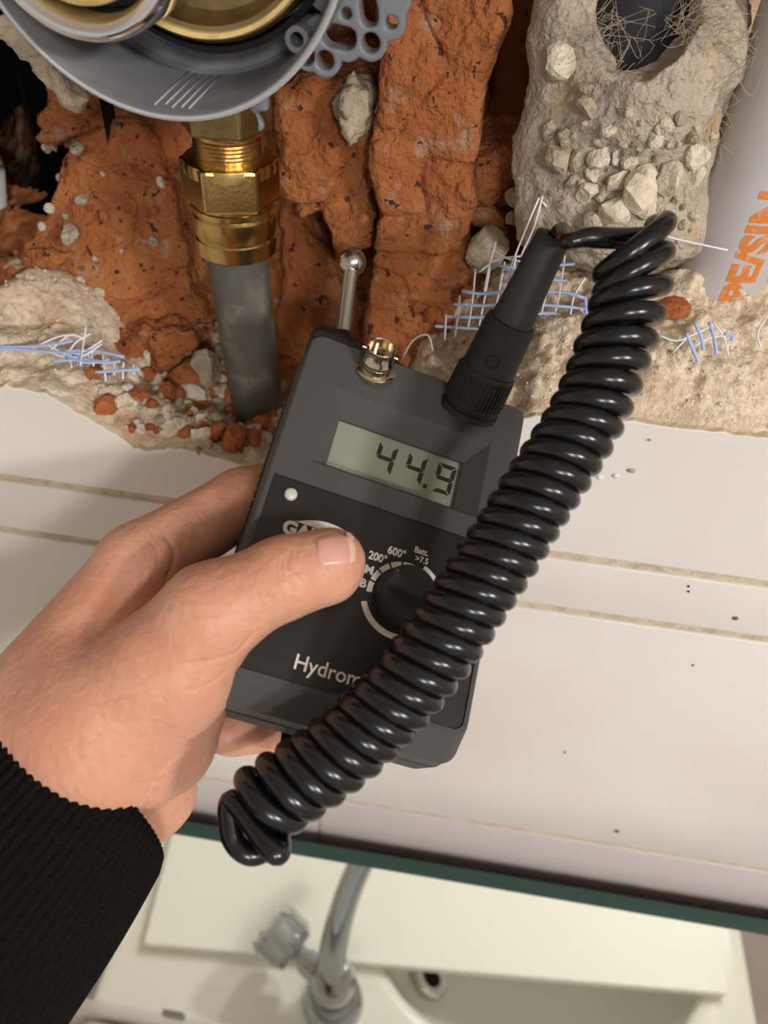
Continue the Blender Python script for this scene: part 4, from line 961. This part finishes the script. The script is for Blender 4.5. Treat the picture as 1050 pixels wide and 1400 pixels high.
tmp = mesh_obj('tmp', V, Fq); md = tmp.modifiers.new('s', 'SUBSURF'); md.levels = 2; md.render_levels = 2
dg = bpy.context.evaluated_depsgraph_get(); me = bpy.data.meshes.new_from_object(tmp.evaluated_get(dg)); bpy.data.objects.remove(tmp)
nvt = len(me.vertices); V = np.empty(nvt * 3, np.float32); me.vertices.foreach_get('co', V); V = V.reshape(-1, 3)
NN = np.empty(nvt * 3, np.float32); me.vertices.foreach_get('normal', NN); NN = NN.reshape(-1, 3)
# skin creases: shallow grooves along lines on the surface
def hit_hand(px, py):
    ts = np.linspace(.16, .32, 700); P = CAM + np.outer(ts, ray(px, py)); d = hand_fn(P); k = int(np.argmax(d < 0)); return P[k] if d[k] < 0 else None
CREASE = [([(398,752),(392,770),(396,790),(404,806)], .00045, .0007), ([(389,756),(384,772),(388,792)], .00035, .0006), ([(407,752),(403,768),(407,782)], .0003, .0006), ([(380,760),(376,778),(379,795)], .00025, .0006), ([(414,760),(411,776),(414,790)], .0002, .0006),
    ([(345,868),(325,892),(300,900),(262,908)], .0005, .0010), ([(228,735),(238,752),(236,775),(228,790)], .0006, .0010), ([(205,740),(216,755),(215,775)], .0003, .0008), ([(310,915),(285,935),(255,945)], .0003, .0008), ([(300,870),(270,882),(235,884)], .00025, .0007),
    ([(228,1045),(205,1075),(195,1115)], .0004, .0009), ([(250,1050),(215,1068),(180,1072)], .0004, .0009), ([(160,990),(200,985),(240,995)], .0002, .0007), ([(140,960),(180,950),(225,955)], .0002, .0007), ([(175,1015),(210,1005),(250,1010)], .0002, .0007)]
disp = np.zeros(nvt, np.float32)
for line, dep, wid in CREASE:
    pts_ = [hit_hand(*q) for q in smooth_path([(a, b_, 0) for a, b_ in line], 14) for q in [q[:2]]]
    pts_ = [q for q in pts_ if q is not None]
    if len(pts_) < 2: continue
    lo_ = np.min(pts_, 0) - .004; hi_ = np.max(pts_, 0) + .004; sel = np.where(((V > lo_) & (V < hi_)).all(1))[0]
    dm = np.full(len(sel), 1e9)
    for a, b_ in zip(pts_[:-1], pts_[1:]):
        e = b_ - a; t = np.clip(((V[sel] - a) @ e) / (e @ e + 1e-12), 0, 1); dm = np.minimum(dm, np.linalg.norm(V[sel] - a - t[:, None] * e, axis=1))
    disp[sel] -= .8 * dep * np.exp(-(dm / (.8 * wid)) ** 2)
disp += (.00010 * fbm(V.astype(float), 160, 3, 77)).astype(np.float32)
me.vertices.foreach_set('co', (V + NN * disp[:, None]).reshape(-1)); me.update()
me.polygons.foreach_set('use_smooth', [True] * len(me.polygons)); me.materials.clear(); me.materials.append(M['skin'])
person = bpy.data.objects.new('person', me); COL.objects.link(person); tag(person, 'bare left hand in a black ribbed cuff, thumb pressed on the meter', 'person')
# thumb nail: patch laid on the thumb's back
def nail_pt(px, py, lift):
    r_ = ray(px, py); ts = np.linspace(.17, .235, 520); P = CAM + np.outer(ts, r_); d = hand_fn(P); k = int(np.argmax(d < lift)); 
    return P[k]
nc = np.array([459., 752.]); na = math.radians(-8); nl, nw = 29., 24.
def npx(u, v):     # u along the thumb, v across
    return nc + np.array([math.cos(na)*u - math.sin(na)*v, math.sin(na)*u + math.cos(na)*v])
NV = []; NF = []; nu_, nv_ = 13, 11
for i in range(nu_):
    for j in range(nv_):
        u = -1 + 2*i/(nu_-1); v = -1 + 2*j/(nv_-1)
        # superellipse outline
        uu = u * math.sqrt(1 - .30*v*v); vv = v * math.sqrt(1 - .30*u*u)
        q = npx(uu*nl, vv*nw); edge = max(abs(u), abs(v))
        NV.append(nail_pt(q[0], q[1], .00045 if edge < .95 else -.0006))
for i in range(nu_-1):
    for j in range(nv_-1): NF.append((i*nv_+j, i*nv_+j+1, (i+1)*nv_+j+1, (i+1)*nv_+j))
nail = mesh_obj('thumb_nail', NV, NF, M['nail'], person); nail.data.materials.append(M['nail_tip'])
for p in nail.data.polygons:
    if p.index // (nv_-1) >= nu_ - 3: p.material_index = 1
# sleeve: ribbed knit cuff
_c0 = J(90, 1076, 0.2253); _ct = RW @ np.array([-.0051, .0064, -.0045])
cuff = [_c0 + _ct * (22 * k / 59) for k in range(60)]
cuff_fr = frames(cuff); NR = 92; SG = NR * 6; V = []; Fc = []
view = Vector(RW @ np.array([0, 0, 1.0]))
rows = []
for inner in (1, 0):
    for i in (range(8, -1, -1) if inner else range(len(cuff))):
        p, t, a, b_ = cuff_fr[i]
        s_ = view.cross(t).normalized(); w_ = t.cross(s_).normalized()          # s_: across in the picture, w_: depth
        f_ = i / (len(cuff) - 1); ra = .0358 + .006 * min(1, f_*4); rb = .0345 + .006 * min(1, f_*4)
        ring = []; sgl = 1 if s_.dot(Vector(RW[:, 0])) < 0 else -1; sgn = -1 if w_.dot(view) > 0 else 1
        for k in range(SG):
            th = 2*math.pi*k/SG; rib = (.5 + .5*math.cos(NR*th)) ** .6 * .0009
            rr = -.0022 if inner else rib
            if i == 0 and not inner: rr = rib - .0010
            if i == 0 and inner: rr = -.0018
            wob = .0006 * math.sin(2*th + i*.25) + .0003*math.sin(3*th - i*.21)
            dw = (rb + rr + wob)*math.sin(th); ring.append(p + s_*((ra + rr + wob)*math.cos(th)) + w_*dw - t*(.22*dw*sgn) - t*(.10*max(0, (ra*math.cos(th))*sgl)))
        rows.append(ring)
for ring in rows: V += ring
for i in range(len(rows) - 1):
    for k in range(SG): Fc.append((i*SG+k, i*SG+(k+1) % SG, (i+1)*SG+(k+1) % SG, (i+1)*SG+k))
sl = mesh_obj('sleeve', V, Fc, M['knit'], person); sl['label'] = 'black ribbed knit cuff'

# ================================================================== MIRROR, BASIN AND TAP BELOW
MYF, MYB, MT = -.0213, -.0120, 1.508
mir = empty('wall_mirror', (0, MYB, 1.012)); tag(mir, 'frameless wall mirror with dark green glass edge, reflecting the basin', 'mirror')
x0, x1, z0 = -.42, .62, 1.012
V, Fc = box_data(x0, x1, MYF, MYB, z0, MT)
o = mesh_obj('glass', V, Fc, M['mirror_edge'], smooth=False); o.data.materials.append(M['mirror']); o.data.materials.append(M['mirror_back'])
for p in o.data.polygons:
    if p.normal[1] < -.9: p.material_index = 1
    elif p.normal[1] > .9: p.material_index = 2
P_(o, mir)
for x in (-.213, .42): P_(box('clip', x - .012, x + .012, MYF - .003, .0, z0 - .010, z0 + .006, M['clip'], bevel=.0015), mir)
for x in (-.30, .50):
    for z in (1.1, 1.42): P_(box('standoff', x - .012, x + .012, MYB, 0, z - .012, z + .012, M['clip']), mir)

SX0, SX1, SZ, SY0, SY1 = -.368, .522, .82, -.004, -.47
def basin_fn(P):
    c = np.array([(SX0+SX1)/2, (SY0+SY1)/2, SZ - .05]); hb = np.array([(SX1-SX0)/2 - .012, (SY0-SY1)/2 - .012, .05 - .012])
    q = np.abs(P - c) - hb; d = np.linalg.norm(np.maximum(q, 0), axis=-1) + np.minimum(q.max(-1), 0) - .012
    s = (P - np.array([.22, -.275, SZ + .01])) / np.array([.235, .190, .135])
    rr = (np.abs(s)**2.6).sum(-1) ** (1/2.6); bowl = (rr - 1) * .135
    outer_ = (( (np.abs((P - np.array([.22, -.275, SZ + .01])) / np.array([.25, .205, .150]))**2.6).sum(-1)) ** (1/2.6) - 1) * .15
    d = smin(d, np.maximum(outer_, P[..., 2] - SZ + .02), .01)
    return -smin(-d, bowl, .012)
V, Fq = surf_nets(basin_fn, (SX0 - .02, SY1 - .02, .655), (SX1 + .02, SY0 + .02, SZ + .02), .006)
basin = empty('wash_basin', (.08, -.2, SZ)); tag(basin, 'white ceramic wash basin reflected in the mirror', 'basin')
P_(mesh_obj('ceramic_body', smooth_mesh(V, Fq, 2), Fq, M['ceramic']), basin)
P_(lathe('drain', [(.0, -.004), (.012, -.004), (.016, .004), (.026, .005), (.029, .003), (.030, -.002)], (.082, -.180, .727), (.45, -.32, .8), M['chrome'], seg=40), basin)
P_(lathe('drain_hole', [(.0, .0065), (.013, .0065), (.014, .003)], (.082, -.180, .727), (.45, -.32, .8), M['dark'], seg=32), basin)
cab = box('vanity_cabinet', SX0 + .03, SX1 - .03, -.42, -.006, .08, .665, M['paint'], bevel=.004); tag(cab, 'white cabinet standing under the wash basin', 'cabinet')
# white board laid over the front of the basin
poly = [(-.3185, -.1286), (.4767, -.1944), (.50, -.40), (-.338, -.345)]
bd = prism('cover_board', poly, lambda u, v, d: (u, v, d), SZ + .0005, SZ + .018, M['board'], None, bevel=.002); tag(bd, 'white board lying across the wash basin behind the tap', 'board')
# tap
tap = empty('basin_tap', (-.05, -.106, SZ)); tap['label'] = 'chrome basin tap with a clear knob handle and swan-neck spout'; tap['category'] = 'tap'
TB = Vector((-.05, -.106, SZ)); n_before = set(bpy.data.objects)
P_(lathe('base', [(.030, .0), (.030, .004), (.027, .010), (.022, .014)], TB, (0, 0, 1), M['tap'], seg=40), tap)
P_(lathe('body', [(.022, .01), (.019, .03), (.019, .055), (.021, .062), (.021, .075), (.017, .082), (0, .084)], TB, (0, 0, 1), M['tap'], seg=40), tap)
sp = smooth_path([TB + Vector((0, 0, .07)), TB + Vector((-.004, -.020, .098)), TB + Vector((.004, -.060, .140)), TB + Vector((.022, -.100, .172)), TB + Vector((.040, -.140, .180)), TB + Vector((.052, -.165, .160))], 40)
P_(tube('spout', [tuple(p) for p in sp], list(np.interp(np.arange(40), [0, 39], [.0135, .0095])), M['tap'], seg=24), tap)
hd = Vector((-.082, -.045, .018)).normalized(); hb = TB + Vector((-.012, -.006, .055))
P_(lathe('handle_stem', [(.012, 0), (.012, .020), (.009, .026), (.009, .034)], hb, hd, M['tap'], seg=24), tap)
hn = P_(lathe('handle_knob', [(.006, .030), (.020, .032), (.026, .042), (.026, .062), (.022, .070), (0, .072)], hb, hd, M['clear'], seg=8, ang=10), tap)
P_(lathe('handle_core', [(.007, .030), (.017, .034), (.018, .058), (.012, .064), (0, .064)], hb, hd, M['tap'], seg=16), tap)

for o in set(bpy.data.objects) - n_before:            # the tap is a stout old one
    for v in o.data.vertices: v.co = TB + (v.co - TB) * 1.35

# ================================================================== CEILING LAMPS
ml = bpy.data.materials.new('lamp_glow'); ml.use_nodes = True; nb = ml.node_tree.nodes['Principled BSDF']; nb.inputs['Emission Color'].default_value = (1, .82, .6, 1); nb.inputs['Emission Strength'].default_value = 6.0
for x, y in LAMPS:
    e = empty('ceiling_spotlight', (x, y, RZ1)); tag(e, 'round recessed ceiling spotlight in the bathroom ceiling', 'ceiling lamp', 'bathroom ceiling spotlights')
    P_(lathe('trim_ring', [(.100, 0), (.100, -.006), (.086, -.009), (.084, -.001), (.100, 0)], (x, y, RZ1), (0, 0, 1), M['chrome'], seg=48, caps=False), e)
    P_(lathe('diffuser', [(.0, -.0015), (.084, -.0015), (.084, -.0005)], (x, y, RZ1), (0, 0, 1), ml, seg=40), e)
